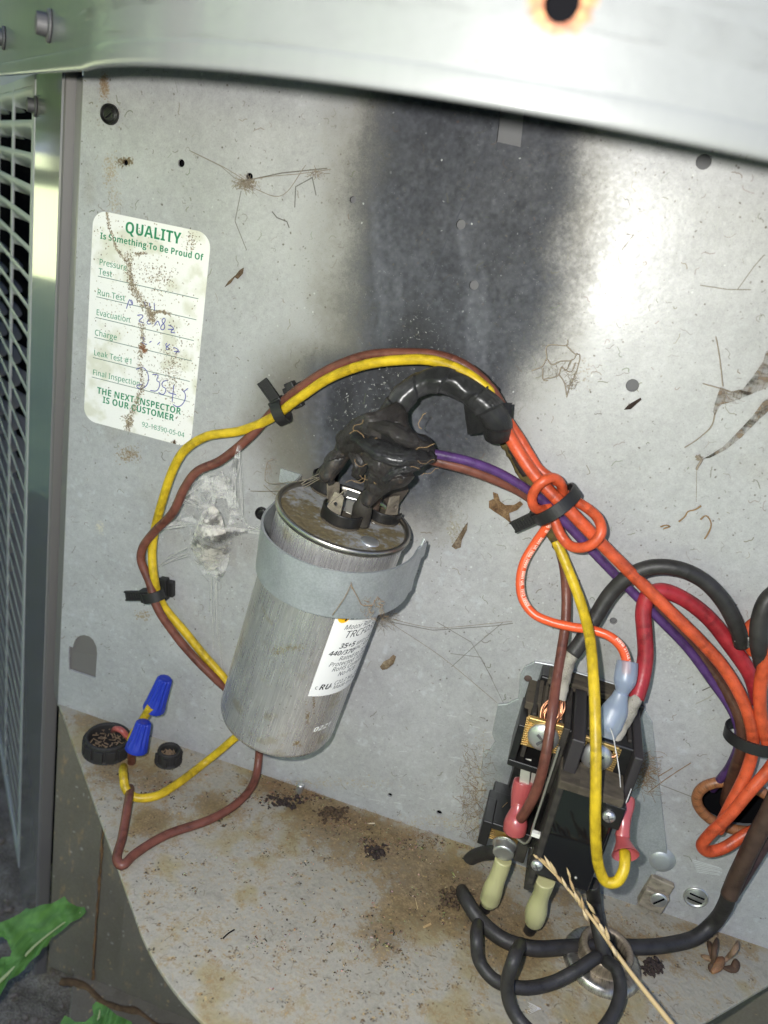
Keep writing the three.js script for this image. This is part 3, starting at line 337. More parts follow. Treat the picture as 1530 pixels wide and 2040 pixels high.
// angle round the can and depth below the rim of what is seen at a pixel
const canAt = (px, py) => { const d = ray(px, py).normalize(), w = EYE.clone().sub(CT), dp = d.clone().addScaledVector(CU, -d.dot(CU)), wp = w.clone().addScaledVector(CU, -w.dot(CU)), a = dp.dot(dp), b = 2 * dp.dot(wp), c = wp.dot(wp) - (CR * MM) ** 2, D = b * b - 4 * a * c, t = (-b - Math.sqrt(Math.max(0, D))) / (2 * a), p = EYE.clone().addScaledVector(d, t).sub(CT); return [Math.atan2(p.dot(capX), p.dot(capZ)), -p.dot(CU) * 1000]; };
const cap = thing('motor_capacitor', 'round silver aluminium capacitor leaning in its strap, white label on its right side', 'capacitor', CT.clone().addScaledVector(CU, -CL * MM));
{
  const canC = paint(1024, 768, (i, j, o) => { const t = i / 1024 * 6.2832, L = noise(i * 0.55, j * 0.012) * 0.6 + noise(i * 1.1 + 30, j * 0.05) * 0.4, w = fbm(i * 0.01, j * 0.012, 3), sc = sstep(0.6, 0.85, noise(i * 0.35 + 4, j * 0.03)); let v = 202 + 14 * (L - 0.5) + 20 * (w - 0.5) + 14 * sc; const d = sstep(0.6, 0.78, fbm(i * 0.016 + 20, j * 0.02, 4)); o[0] = v + 2 - 14 * d; o[1] = v - 1 - 18 * d; o[2] = v - 4 - 28 * d; });
  const lim = canAt(555, 1500), x = canC.getContext('2d'), put = (px, py) => { const [a, d] = canAt(px, py); return [((a / 6.2832) % 1 + 1) % 1 * 1024, d / CL * 768]; };
  for (let k = 0; k < 240; k++) { const [X, Y] = put(rr(430, 740), rr(1200, 1500)); x.fillStyle = rnd() < 0.5 ? 'rgba(80,64,46,0.6)' : 'rgba(235,232,220,0.5)'; x.beginPath(); x.ellipse(X, Y, rr(0.5, 2), rr(0.4, 1.6), 0, 0, 7); x.fill(); }
  const smear = (px, py, n, rx, ry, col) => { for (let k = 0; k < n; k++) { const [X, Y] = put(px + (rnd() + rnd() - 1) * rx, py + (rnd() + rnd() - 1) * ry); x.fillStyle = col; x.globalAlpha = rr(0.2, 0.7); x.beginPath(); x.ellipse(X, Y, rr(0.8, 3), rr(0.6, 2), 0, 0, 7); x.fill(); } x.globalAlpha = 1; };
  smear(580, 1290, 90, 34, 9, '#a08a62'); smear(555, 1298, 50, 16, 8, '#a38d63'); smear(612, 1425, 60, 5, 30, '#8b6a3c'); smear(592, 1482, 60, 10, 8, '#9a7a48'); smear(625, 1400, 40, 3, 24, '#7a5a34');
  const canM = phy({ map: tex(canC, true), metalness: 0.75, roughness: 0.5, roughnessMap: tex(paint(512, 384, (i, j, o) => { o[1] = 255 * (0.62 + 0.5 * (noise(i * 1.1, j * 0.03) - 0.5) + 0.2 * (fbm(i * 0.03, j * 0.03, 2) - 0.5)); o[0] = o[2] = 255; })), bumpMap: tex(paint(1024, 256, (i, j, o) => { o[0] = o[1] = o[2] = 255 * (0.6 * noise(i * 0.9, j * 0.02) + 0.4 * fbm(i * 0.02, j * 0.03, 2)); })), bumpScale: 0.00016 });
  const inC = m => m.applyMatrix4(capF);
  const cyl = (r0, y0, r1, y1, n = 96) => { const g = new THREE.CylinderGeometry(r1 * MM, r0 * MM, Math.abs(y1 - y0) * MM, n, 1, true).translate(0, (y0 + y1) / 2 * MM, 0); const u = g.attributes.uv, p = g.attributes.position; for (let i = 0; i < p.count; i++) u.setY(i, 1 + p.getY(i) * 1000 / CL); return g; };
  // unwrapped so that u is the angle from the front, as canAt gives it
  const body = lathe([[0, -CL], [CR - 5, -CL], [CR - 2.6, -CL + 0.5], [CR - 0.8, -CL + 1.9], [CR, -CL + 4.2], [CR, -6], [CR, -3.4], [CR - 0.25, -3.0]], 128); { const u = body.attributes.uv, p = body.attributes.position; for (let i = 0; i < p.count; i++) u.setY(i, 1 + p.getY(i) * 1000 / CL); }
  part(cap, 'can', inC(body), canM);
  part(cap, 'rim', inC(lathe([[CR - 0.3, -3.1], [CR + 0.5, -2.9], [CR + 1.2, -2.2], [CR + 1.45, -1.2], [CR + 1.25, -0.35], [CR + 0.6, 0], [CR - 0.1, -0.1], [CR - 0.6, -0.6], [CR - 0.8, -1.6]], 128)), std({ color: C(0.6, 0.59, 0.57), metalness: 1, roughness: 0.36, map: tex(paint(512, 64, (i, j, o) => { const v = 215 + 50 * (fbm(i * 0.06, j * 0.1, 3) - 0.5); o[0] = v; o[1] = v - 4; o[2] = v - 10; }), true) }));
  const lidM = std({ map: tex(paint(512, 512, (i, j, o) => { const n = fbm(i * 0.014, j * 0.014, 4), m = fbm(i * 0.09, j * 0.09, 3), d = sstep(0.4, 0.62, n * 0.7 + m * 0.4 - 0.02); const v = 168 + 30 * (m - 0.5); o[0] = v + (124 - v + 40 * (m - 0.5)) * d; o[1] = v + (112 - v + 38 * (m - 0.5)) * d; o[2] = v - 2 + (86 - v + 34 * (m - 0.5)) * d; }), true), roughness: 0.6, metalness: 0.45, bumpMap: tex(paint(256, 256, (i, j, o) => { o[0] = o[1] = o[2] = 255 * fbm(i * 0.06, j * 0.06, 4); })), bumpScale: 0.0006 });
  const lg = lathe([[0, -1.4], [CR - 5, -1.4], [CR - 2, -1.6], [CR - 0.75, -1.7]], 64); { const u = lg.attributes.uv, p = lg.attributes.position; for (let i = 0; i < p.count; i++) u.setXY(i, 0.5 + p.getX(i) / 0.055, 0.5 + p.getZ(i) / 0.055); }
  part(cap, 'lid', inC(lg), lidM, 'dusty sunken metal lid');
  // label: wrapped on the can
  const [a0, d0] = canAt(672, 1232), [ab, db] = canAt(609, 1386), aL = (a0 + ab) / 2, [a1] = canAt(742, 1240), aR = aL + 1.75, dT = 27.5, dB = db;
  const wmm = (aR - aL) * CR, hmm = dB - dT, LW = 1024, LH = Math.round(LW * hmm / wmm), k = canvas(LW, LH), q = k.getContext('2d'), s = LW / wmm;
  q.fillStyle = '#e9e7e2'; q.fillRect(0, 0, LW, LH); for (let i = 0; i < 240; i++) { q.fillStyle = 'rgba(120,110,90,0.25)'; q.fillRect(rnd() * LW, rnd() * LH, rr(1, 3), rr(1, 3)); }
  q.fillStyle = '#0b0b0e'; const T = (t, x, y, h, style = 'italic ') => { q.font = `${style}${Math.round(h * s * 1.12)}px sans-serif`; q.fillText(t, x * s, y * s); };
  q.fillStyle = '#f2b514'; q.beginPath(); q.arc((canAt(685, 1231)[0] - aL) * CR * s, Math.max(1.2, canAt(685, 1231)[1] - dT) * s, 2.3 * s, 0, 7); q.fill(); q.fillStyle = '#16161a';
  const TP = (t, px, py, h, style) => { const [ang, dep] = canAt(px, py); T(t, (ang - aL) * CR, dep - dT, h, style); };
  TP('T', 681, 1237, 4.4, 'italic bold '); TP('ITAN', 697, 1234, 4.2, 'italic bold '); TP('Motor Run Capacitor', 684, 1254, 2.7); TP('TRCFD355', 684, 1271, 4.1); TP('35+5', 674, 1292, 3.0, 'italic bold '); TP('MFD ± 6%', 708, 1285, 2.2); TP('440/370', 653, 1306, 2.8, 'italic bold '); TP('VAC 50/60', 704, 1295, 2.2);
  TP('Rated to 70°C', 673, 1316, 2.6); TP('Protected 10,000 AFC', 653, 1328, 2.6); TP('RoHS Compliant', 659, 1338, 2.6); TP('No-PCB', 671, 1347, 2.6); TP('C22.2 No. 190', 664, 1364, 2.3); TP('Made in China', 661, 1373, 2.3); TP('c', 626, 1373, 2.4, ''); TP('RU', 633, 1374, 3.4, 'italic bold '); TP('us', 651, 1371, 1.8, '');
  const lab = new THREE.CylinderGeometry((CR + 0.14) * MM, (CR + 0.14) * MM, hmm * MM, 40, 1, true, aL, aR - aL).translate(0, -(dT + dB) / 2 * MM, 0); part(cap, 'label', inC(lab), std({ map: tex(k, true), roughness: 0.5 }), 'white printed label with an orange dot');
  { const [s0, t0] = canAt(621, 1459), [s1] = canAt(656, 1447), k2 = canvas(256, 96), z = k2.getContext('2d'); z.fillStyle = '#000'; z.fillRect(0, 0, 256, 96); z.fillStyle = '#fff'; z.font = 'italic bold 84px sans-serif'; z.save(); z.scale(250 / z.measureText('0221').width, 1); z.fillText('0221', 3, 78); z.restore(); const hh = (s1 - s0) * CR * 96 / 256 * 1.05;
    part(cap, 'date_stamp', inC(new THREE.CylinderGeometry((CR + 0.06) * MM, (CR + 0.06) * MM, hh * MM, 14, 1, true, s0, s1 - s0).translate(0, (-t0 + hh * 0.34) * MM, 0)), std({ color: C(0.8, 0.79, 0.75), roughness: 0.7, alphaMap: tex(k2), alphaTest: 0.5 })); }
  // terminals on the lid: black plastic cups and tin blades
  const cup = (px, py, r, h, a, b) => { const o = lid(px, py, 0), n = 26, pos = [], idx = []; const d = (ang, R, y) => o.clone().addScaledVector(capX, R * MM * Math.sin(ang)).addScaledVector(capZ, R * MM * Math.cos(ang)).addScaledVector(CU, y * MM); for (let i = 0; i <= n; i++) { const t = a + (b - a) * i / n; for (const [R, y] of [[r - 0.2, 0], [r, 0.4], [r + 0.15, h - 0.3], [r - 0.3, h], [r - 0.8, h - 0.2], [r - 0.9, 0.2]]) { const v = d(t, R, y); pos.push(v.x, v.y, v.z); } } for (let i = 0; i < n; i++) for (let j = 0; j < 6; j++) { const A = i * 6 + j, B = i * 6 + (j + 1) % 6; idx.push(A, A + 6, B, B, A + 6, B + 6); } const g = new THREE.BufferGeometry(); g.setAttribute('position', new THREE.Float32BufferAttribute(pos, 3)); g.setIndex(idx); g.computeVertexNormals(); return g; };
  part(cap, 'terminal_cup', cup(652, 975, 7.4, 6.2, -3.3, 0.9), M.plastic); part(cap, 'terminal_cup', cup(679, 1036, 8.2, 5.6, -1.7, 1.35), M.plastic); part(cap, 'terminal_cup', cup(759, 1030, 7.4, 5, -1.1, 1.6), M.plastic);
  part(cap, 'cup_floor', merge([[652, 975, 6.8], [679, 1036, 7.6], [759, 1030, 6.8]].map(([x, y, r]) => new THREE.CylinderGeometry(r * MM, r * MM, 0.8 * MM, 24).applyMatrix4(frameY(lid(x, y, 0.6), CU)))), M.dusty);
  const blade = (pts, hole) => plate(pts.map(([x, y, h]) => lid(x, y, h)), 0.8, hole ? [[lid(...hole), 0.75]] : []);
  part(cap, 'blade', blade([[645, 1021, 2.4], [675, 1044, 1], [686, 990, 11.5], [682, 984, 12.2], [667, 978, 12.2], [662, 983, 11.5]], [668, 1004, 7.8]), M.blade = std({ color: C(0.36, 0.33, 0.28), metalness: 0.5, roughness: 0.5, map: grimeS }));
  part(cap, 'blade', blade([[652, 1000, 2], [674, 1000, 2], [678, 966, 10.5], [674, 959, 11.5], [660, 962, 11.5], [655, 968, 10.5]]), M.blade);
  part(cap, 'blade', blade([[766, 1029, 1.2], [791, 1024, 1.2], [799.5, 991, 9.5], [797, 986, 10], [783, 987, 10], [777, 992, 9.5]], [784, 1008, 5]), M.blade);
  part(cap, 'blade', plate([lid(691, 976, 3), lid(718, 985, 3), lid(717, 1000, 1.6), lid(690, 992, 1.6)], 1.2), M.steel);
  part(cap, 'blade', plate([lid(690, 998, 2), lid(712, 1003, 2), lid(708, 1030, 0.6), lid(688, 1022, 0.6)], 0.8), M.tin);
  part(cap, 'rivet', lathe([[0, 1.2], [2.2, 1.05], [3.4, 0.5], [3.7, 0]], 24).applyMatrix4(frameY(lid(737, 1079, 0.1), CU)), M.steel);
  part(cap, 'rivet', lathe([[0, 1], [1.7, 0.8], [2.2, 0]], 20).applyMatrix4(frameY(lid(747, 1038, 0.1), CU)), M.steel);
}
{ // strap: an open band, its tabs against the panel
  const t = thing('capacitor_strap', 'wide zinc steel strap holding the silver capacitor to the panel', 'bracket', at(690, 1180));
  const o = V(-0.0678, -0.1, 0.0367), ax = V(-0.0317, -1, -0.1085).normalize(), R = 29.3, h0 = 11.6, h1 = 30.9, ex = V(1, 0, 0).addScaledVector(ax, -ax.x).normalize(), ez = ex.clone().cross(ax.clone().negate());
  const W2 = [], add = (x, z) => W2.push([x, z]); add(-40, -36); add(-31, -36); add(-29.9, -34.6); add(-29.3, -20); for (let i = 0; i <= 60; i++) { const a = Math.PI + i / 60 * Math.PI * 1.02; add(R * Math.cos(a), -R * Math.sin(a)); } add(29.9, -5);
  const pos = [], uv = [], idx = []; let s = 0; W2.forEach(([x, z], i) => { if (i) s += Math.hypot(x - W2[i - 1][0], z - W2[i - 1][1]); for (const h of [h0, h0 + 0.25, h1 - 0.25, h1]) { const edge = h === h0 || h === h1; const p = o.clone().addScaledVector(ax, h * MM).addScaledVector(ex, x * MM).addScaledVector(ez, z * MM); pos.push(p.x, p.y, p.z); uv.push(s * MM, h * MM); } });
  for (let i = 0; i < W2.length - 1; i++) for (let j = 0; j < 3; j++) { const a = i * 4 + j, b = a + 4; idx.push(a, b, a + 1, a + 1, b, b + 1); }
  const outer = new THREE.BufferGeometry(); outer.setAttribute('position', new THREE.Float32BufferAttribute(pos, 3)); outer.setAttribute('uv', new THREE.Float32BufferAttribute(uv, 2)); outer.setIndex(idx); outer.computeVertexNormals();
  const inner = outer.clone(), N = outer.attributes.normal, ip = inner.attributes.position; for (let i = 0; i < ip.count; i++) ip.setXYZ(i, ip.getX(i) - N.getX(i) * 0.0009, ip.getY(i) - N.getY(i) * 0.0009, ip.getZ(i) - N.getZ(i) * 0.0009); inner.computeVertexNormals();
  const rim = k => { const e = new THREE.BufferGeometry(), ps = [], id = []; for (let i = 0; i < W2.length; i++) { const a = i * 4 + k; ps.push(outer.attributes.position.getX(a), outer.attributes.position.getY(a), outer.attributes.position.getZ(a), ip.getX(a), ip.getY(a), ip.getZ(a)); } for (let i = 0; i < W2.length - 1; i++) id.push(2 * i, 2 * i + 1, 2 * i + 2, 2 * i + 1, 2 * i + 3, 2 * i + 2); e.setAttribute('position', new THREE.Float32BufferAttribute(ps, 3)); e.setIndex(id); e.computeVertexNormals(); return e; };
  part(t, 'band', merge([outer, inner, rim(0), rim(3)]), M.zinc);
  // flared tab at the right end
  const tb = (a, b, h) => o.clone().addScaledVector(ax, h * MM).addScaledVector(ex, a * MM).addScaledVector(ez, b * MM);
  part(t, 'tab', plate([tb(29.6, -3.5, h0 - 0.2), tb(30.2, -5, h0 - 0.6), tb(30.6, -6, h0 - 3.4), tb(31, -7, h0 - 0.4), tb(31.6, -8.6, h0 - 0.6), tb(31.6, -8.6, h0 + 5), tb(30.9, -6.8, h0 + 5.6), tb(30.6, -6.2, h0 + 12), tb(29.8, -4.6, h1 - 2)], 0.9), M.zinc);
}

// ---------------------------------------------------------------- wires
const wire = (name, label, mat, r, pts, group, o = {}) => { const c = curve(P3(pts)); const t = o.into || thing(name, label, o.cat || 'wire', c.getPointAt(0.5), group); const ph = rnd() * 99; const rf = (u, a, s) => r * MM * (1 + 0.05 * (noise(s * 120 + ph, a * 0.6) - 0.5)); part(t, o.part || 'insulation', sweep(c, o.rf ? (u, a, s) => r * MM * o.rf(u, a, s) : rf, 1, 14), mat); return t; };
const brownA = wire('wire', 'brown wire from the lower blue wire nut over the burnt tape to the left connector', M.brown, 1.95, [[262, 1490, 27], [262, 1545, 20], [255, 1600, 8, 1], [243, 1670, 4, 1], [233, 1712, 3, 1], [243, 1724, 3, 1], [268, 1702, 2.2, 1], [330, 1664, 2.2, 1], [420, 1632, 2.6, 1], [475, 1598, 4, 1], [505, 1560, 6, 1], [515, 1515, 5], [512, 1450, 3], [470, 1390, 3], [430, 1353, 7], [385, 1308, 9], [347, 1262, 11], [313, 1210, 13], [298, 1160, 12], [281, 1115, 12], [285, 1090, 12], [305, 1062, 12], [345, 1020, 14], [368, 972, 14], [392, 940, 13], [440, 917, 11], [500, 868, 9], [548, 815, 8], [600, 772, 10], [660, 734, 12], [730, 709, 13], [800, 704, 14], [870, 708, 15], [925, 728, 16], [975, 772, 17], [1003, 815, 16]]);
const yellowA = wire('wire', 'yellow wire from the upper blue wire nut, ending in the pink flared connector', M.yellow, 1.95, [[300, 1408, 20], [283, 1436, 19], [262, 1470, 17], [250, 1515, 14], [246, 1545, 9, 1], [250, 1570, 5, 1], [268, 1588, 2.4, 1], [310, 1586, 2.2, 1], [355, 1560, 2.4, 1], [410, 1518, 9], [456, 1480, 8], [490, 1445, 5], [470, 1385, 4], [447, 1352, 4.5], [406, 1305, 5], [371, 1262, 6], [326, 1208, 8], [313, 1180, 10], [307, 1150, 11], [303, 1105, 10], [308, 1058, 9], [323, 1000, 10], [345, 935, 11], [368, 897, 11], [410, 870, 10], [480, 858, 9], [540, 833, 9.5], [600, 790, 11], [660, 751, 14], [730, 726, 16], [800, 717, 17], [860, 718, 18], [920, 739, 19], [955, 762, 20], [973, 778, 19], [990, 800, 14]], undefined, { rf: (u, a, s) => u > 0.985 ? 1 - (u - 0.985) * 40 : 1 });
// where both cross the hot spot: blackened stretch
wire('', '', M.charred, 2.25, [[938, 735, 15.5], [975, 772, 16], [1000, 815, 15], [1016, 862, 12], [1030, 905, 8], [1050, 945, 8]], undefined, { into: brownA, part: 'charred_insulation', rf: (u, a, s) => 0.8 + 0.5 * noise(s * 700, a) * Math.min(1, u * 4 + 0.3) });
const charM = std({ color: C(0.1, 0.075, 0.02), roughness: 0.85, map: grime, bumpMap: wireBump, bumpScale: 0.0006 });
wire('', '', charM, 2, [[1008, 880, 5], [1020, 905, 5], [1036, 935, 6], [1056, 965, 8], [1075, 1000, 8], [1090, 1040, 8], [1104, 1072, 10], [1118, 1098, 12]], undefined, { into: yellowA, part: 'charred_insulation', rf: (u, a, s) => 0.72 + 0.62 * noise(s * 600, a * 1.3 + 5) });
const purple = wire('wire', 'purple wire running from the taped blob down through the cable tie to the right', M.purple, 1.75, [[830, 898, 32], [870, 905, 30], [930, 918, 27], [990, 940, 23], [1040, 968, 20], [1085, 1000, 18], [1130, 1045, 16], [1180, 1098, 15], [1240, 1160, 14], [1310, 1230, 12], [1370, 1292, 10], [1420, 1360, 9], [1452, 1405, 9], [1470, 1445, 10], [1472, 1480, 10], [1455, 1525, 6], [1432, 1556, 1], [1420, 1572, -6]]);
const brownB = wire('wire', 'brown wire under the purple one between the taped blob and the cable tie', M.brown, 2.05, [[825, 905, 28], [870, 918, 26], [930, 934, 23], [990, 957, 19], [1035, 978, 15], [1080, 1010, 12], [1120, 1052, 8]]);
wire('wire', 'dark brown wire between the purple and the orange ones at the right edge', vinyl(0.1, 0.045, 0.03), 2.5, [[1280, 1190, 4], [1340, 1250, 6], [1405, 1320, 7], [1452, 1385, 9], [1476, 1435, 11], [1478, 1490, 11], [1462, 1540, 7], [1450, 1580, 1], [1446, 1600, -5]]);
const orangeA = wire('wire', 'main orange wire running straight from the black tape through the cable tie', M.orange, 2.35, [[985, 810, 17], [1006, 852, 18], [1030, 895, 18], [1060, 940, 19], [1100, 985, 20], [1145, 1028, 20], [1200, 1085, 19], [1260, 1145, 18], [1330, 1213, 17], [1400, 1282, 16], [1445, 1335, 15], [1478, 1392, 15], [1495, 1440, 15], [1500, 1490, 15], [1485, 1545, 16], [1455, 1605, 18], [1430, 1655, 18], [1405, 1676, 17], [1396, 1662, 17]].slice(0, 17));
const orangeB = wire('wire', 'orange wire knotted in two loops, its printed end in a pale blue connector', M.orange, 1.85, [[1012, 838, 14], [1034, 870, 13], [1055, 905, 13], [1075, 935, 13], [1098, 952, 14], [1117, 965, 16], [1118, 985, 14], [1110, 1000, 12]], undefined);
wire('', '', M.orange, 1.85, [[1112, 1006, 12], [1121, 984, 15], [1116, 962, 19], [1103, 952, 22], [1085, 957, 25], [1067, 974, 25], [1060, 993, 24], [1064, 1010, 23], [1078, 1016, 21], [1095, 1010, 18]], undefined, { into: orangeB });
wire('', '', M.orange, 1.95, [[1098, 1018, 17], [1106, 1040, 18], [1117, 1066, 19], [1134, 1086, 21], [1160, 1091, 24], [1186, 1079, 25], [1198, 1058, 24], [1192, 1034, 21], [1172, 1014, 18], [1150, 1000, 16], [1128, 985, 14]], undefined, { into: orangeB });
// printed orange wire to the blue connector
const orangeM = (() => { const k = canvas(2048, 128), x = k.getContext('2d'); x.fillStyle = '#e65d33'; x.fillRect(0, 0, 2048, 128); x.globalAlpha = 0.35; x.globalCompositeOperation = 'multiply'; x.drawImage(grimeC, 0, 0, 2048, 128); x.globalCompositeOperation = 'source-over'; x.globalAlpha = 0.85; x.fillStyle = '#ffe9dc'; x.font = 'bold 30px sans-serif'; for (const Y of [30, 94]) { x.fillText('10J  W      600V OR 1032 1000V   600V OR   1015 1000V', 80, Y); x.fillText('AWM STYLE 600V', 1500, Y); } const t = tex(k, true); t.wrapS = t.wrapT = THREE.RepeatWrapping; t.repeat.set(1 / 0.105, -1); return phy({ map: t, roughness: 0.35, bumpMap: wireBump, bumpScale: 0.0001 }); })();
const orangeC = wire('', '', orangeM, 1.75, [[1100, 1020, 12], [1088, 1050, 11], [1066, 1082, 11], [1044, 1120, 13], [1036, 1160, 15], [1042, 1195, 17], [1062, 1222, 19], [1095, 1238, 20], [1140, 1249, 21], [1180, 1255, 22], [1215, 1268, 23], [1238, 1290, 24], [1248, 1318, 25], [1248, 1340, 26]], undefined, { into: orangeB, part: 'printed_insulation' });
const yellowB = wire('', '', M.yellow, 1.95, [[1108, 1078, 12], [1122, 1110, 14], [1140, 1155, 18], [1160, 1210, 24], [1174, 1265, 32], [1181, 1330, 42], [1185, 1400, 51], [1187, 1480, 59], [1187, 1560, 64], [1186, 1640, 66], [1188, 1690, 66], [1194, 1730, 66], [1208, 1757, 66], [1228, 1757, 66], [1242, 1735, 64], [1245, 1712, 61], [1244, 1698, 58]], undefined, { into: yellowA });
const brownC = wire('', '', M.brown, 1.95, [[1114, 1090, 9], [1124, 1130, 10], [1128, 1180, 12], [1127, 1240, 17], [1118, 1300, 24], [1108, 1360, 32], [1100, 1420, 41], [1090, 1490, 48], [1078, 1545, 50], [1062, 1590, 49], [1045, 1620, 46], [1033, 1636, 43]], undefined, { into: brownA });
const blackA = wire('wire', 'thick black wire arching from the right bundle to the upper left brass terminal', M.black, 3.0, [[1478, 1285, 10], [1468, 1250, 12], [1440, 1197, 14], [1400, 1156, 15], [1350, 1133, 16], [1300, 1130, 16], [1258, 1145, 16], [1218, 1180, 16], [1186, 1230, 18], [1160, 1275, 21], [1140, 1303, 23]]);
const redA = wire('wire', 'thick red wire bending over and down to the right brass terminal', M.red, 3.0, [[1512, 1400, 9], [1495, 1345, 8], [1455, 1285, 8], [1410, 1230, 9], [1360, 1192, 11], [1318, 1177, 13], [1292, 1186, 14], [1282, 1215, 15], [1284, 1260, 17], [1286, 1305, 19], [1279, 1352, 22], [1267, 1392, 26]]);
const blackB = wire('wire', 'thick black wire at the right edge of the picture', M.black, 3.2, [[1560, 1170, 14], [1530, 1195, 16], [1514, 1235, 17], [1512, 1280, 17], [1520, 1325, 14]]);
wire('wire', 'orange wire peeking out behind the white web at the right edge', M.orange, 2.4, [[1560, 1230, 6], [1520, 1234, 7], [1494, 1250, 8], [1490, 1275, 8], [1502, 1300, 7]]);
wire('wire', 'orange wire coming down at the right edge into the loop', M.orange, 2.4, [[1540, 1290, 17], [1522, 1330, 17], [1514, 1380, 16], [1518, 1440, 15], [1536, 1500, 15]]);
wire('wire', 'orange wire folded into a hanging loop at the right edge', M.orange, 2.3, [[1560, 1490, 16], [1530, 1535, 18], [1495, 1575, 20], [1450, 1628, 21], [1412, 1664, 21], [1398, 1684, 20], [1410, 1696, 17], [1440, 1690, 14], [1490, 1660, 11], [1540, 1640, 9]]);
const cordBrown = wire('wire', 'brown jacketed cable with white printing at the right edge, above the black tail', M.jacket, 3.4, [[1560, 1560, 20], [1530, 1622, 21], [1500, 1680, 21], [1478, 1725, 20], [1462, 1760, 19], [1452, 1784, 19]]);
wire('wire', 'grey brown cable lying beside the printed one at the right edge', vinyl(0.07, 0.045, 0.05), 3, [[1560, 1640, 14], [1525, 1675, 14], [1495, 1720, 13], [1474, 1755, 13], [1460, 1776, 14]]);
const blackC = wire('wire', 'thick dusty black wire lying across the shelf under the contactor', M.black, 3.1, [[1454, 1775, 17], [1444, 1805, 14], [1420, 1840, 10], [1385, 1868, 6, 1], [1330, 1882, 3.4, 1], [1270, 1887, 3.4, 1], [1200, 1884, 3.4, 1], [1130, 1887, 3.4, 1], [1060, 1889, 3.4, 1], [1000, 1870, 3.4, 1], [955, 1832, 4, 1], [930, 1795, 6, 1], [919, 1755, 8], [925, 1728, 8], [945, 1706, 9], [980, 1698, 14], [1010, 1700, 18]]);
const blackD = wire('wire', 'black wire from the left pale connector curling into the conduit', M.black, 2.5, [[977, 1778, 36.5], [970, 1798, 36], [960, 1826, 33], [949, 1870, 16, 1], [955, 1915, 9, 1], [985, 1952, 6, 1], [1040, 1968, 5, 1], [1100, 1958, 6, 1], [1150, 1932, 10, 1], [1186, 1908, 12, 1], [1198, 1912, 6, 1]]);
const blackE = wire('wire', 'black wire from the middle pale connector looping round in front of the conduit', M.black, 2.5, [[1067, 1818, 41], [1061, 1840, 40], [1045, 1871, 34], [1024, 1910, 26, 1], [1010, 1960, 16, 1], [1020, 2010, 8, 1], [1050, 2050, 5, 1], [1110, 2085, 4, 1], [1180, 2070, 5, 1], [1222, 2020, 8, 1], [1236, 1970, 11, 1], [1228, 1932, 13, 1], [1211, 1916, 12, 1], [1203, 1918, 5, 1]]);
wire('wire', 'black wire dropping from under the contactor into the conduit', M.black, 2.9, [[1180, 1760, 34], [1184, 1800, 28], [1190, 1840, 20, 1], [1200, 1885, 14, 1], [1207, 1912, 9, 1], [1208, 1922, 2, 1]]);
wire('wire', 'short pink wire end poking out of the large black grommet', vinyl(0.42, 0.11, 0.1), 1.4, [[226, 1456, 4, 1], [232, 1452, 12, 1], [242, 1455, 13, 1], [256, 1470, 9, 1], [266, 1480, 8, 1]]);
// pale sheaths and copper strands of the two thick wires
{
  const sh = (t, pts) => part(t, 'sheath', sweep(curve(P3(pts)), (u, a, s) => MM * (2.3 + 0.35 * noise(s * 900, a * 2)), 0.7, 12), M.sheath, 'pale torn fibre sheath');
  sh(blackA, [[1140, 1301, 23], [1130, 1328, 26], [1122, 1360, 30], [1114, 1395, 34]]);
  sh(redA, [[1268, 1388, 26], [1254, 1420, 30], [1238, 1448, 33], [1222, 1476, 36]]);
  const strands = (t, from, to, n, sp) => { const a = at(...from), b = at(...to), g = []; for (let k = 0; k < n; k++) { const o = V(rr(-1, 1), rr(-1, 1), rr(-1, 1)).multiplyScalar(sp * MM), e = V(rr(-1, 1), rr(-1, 1), rr(-1, 1)).multiplyScalar(sp * 0.9 * MM), m = a.clone().lerp(b, 0.5).add(o.clone().multiplyScalar(1.6)); g.push(sweep(curve([a.clone().add(o.multiplyScalar(0.6)), m, b.clone().add(e)]), 0.36, 1.6, 6)); } part(t, 'copper_strands', merge(g), M.copper).userData.kind = 'stuff'; };
  strands(blackA, [1114, 1392, 33], [1085, 1455, 40], 22, 2.6); strands(redA, [1224, 1472, 36], [1198, 1500, 40], 16, 2.2); strands(blackA, [1112, 1400, 33], [1100, 1450, 40], 8, 1.6);
}
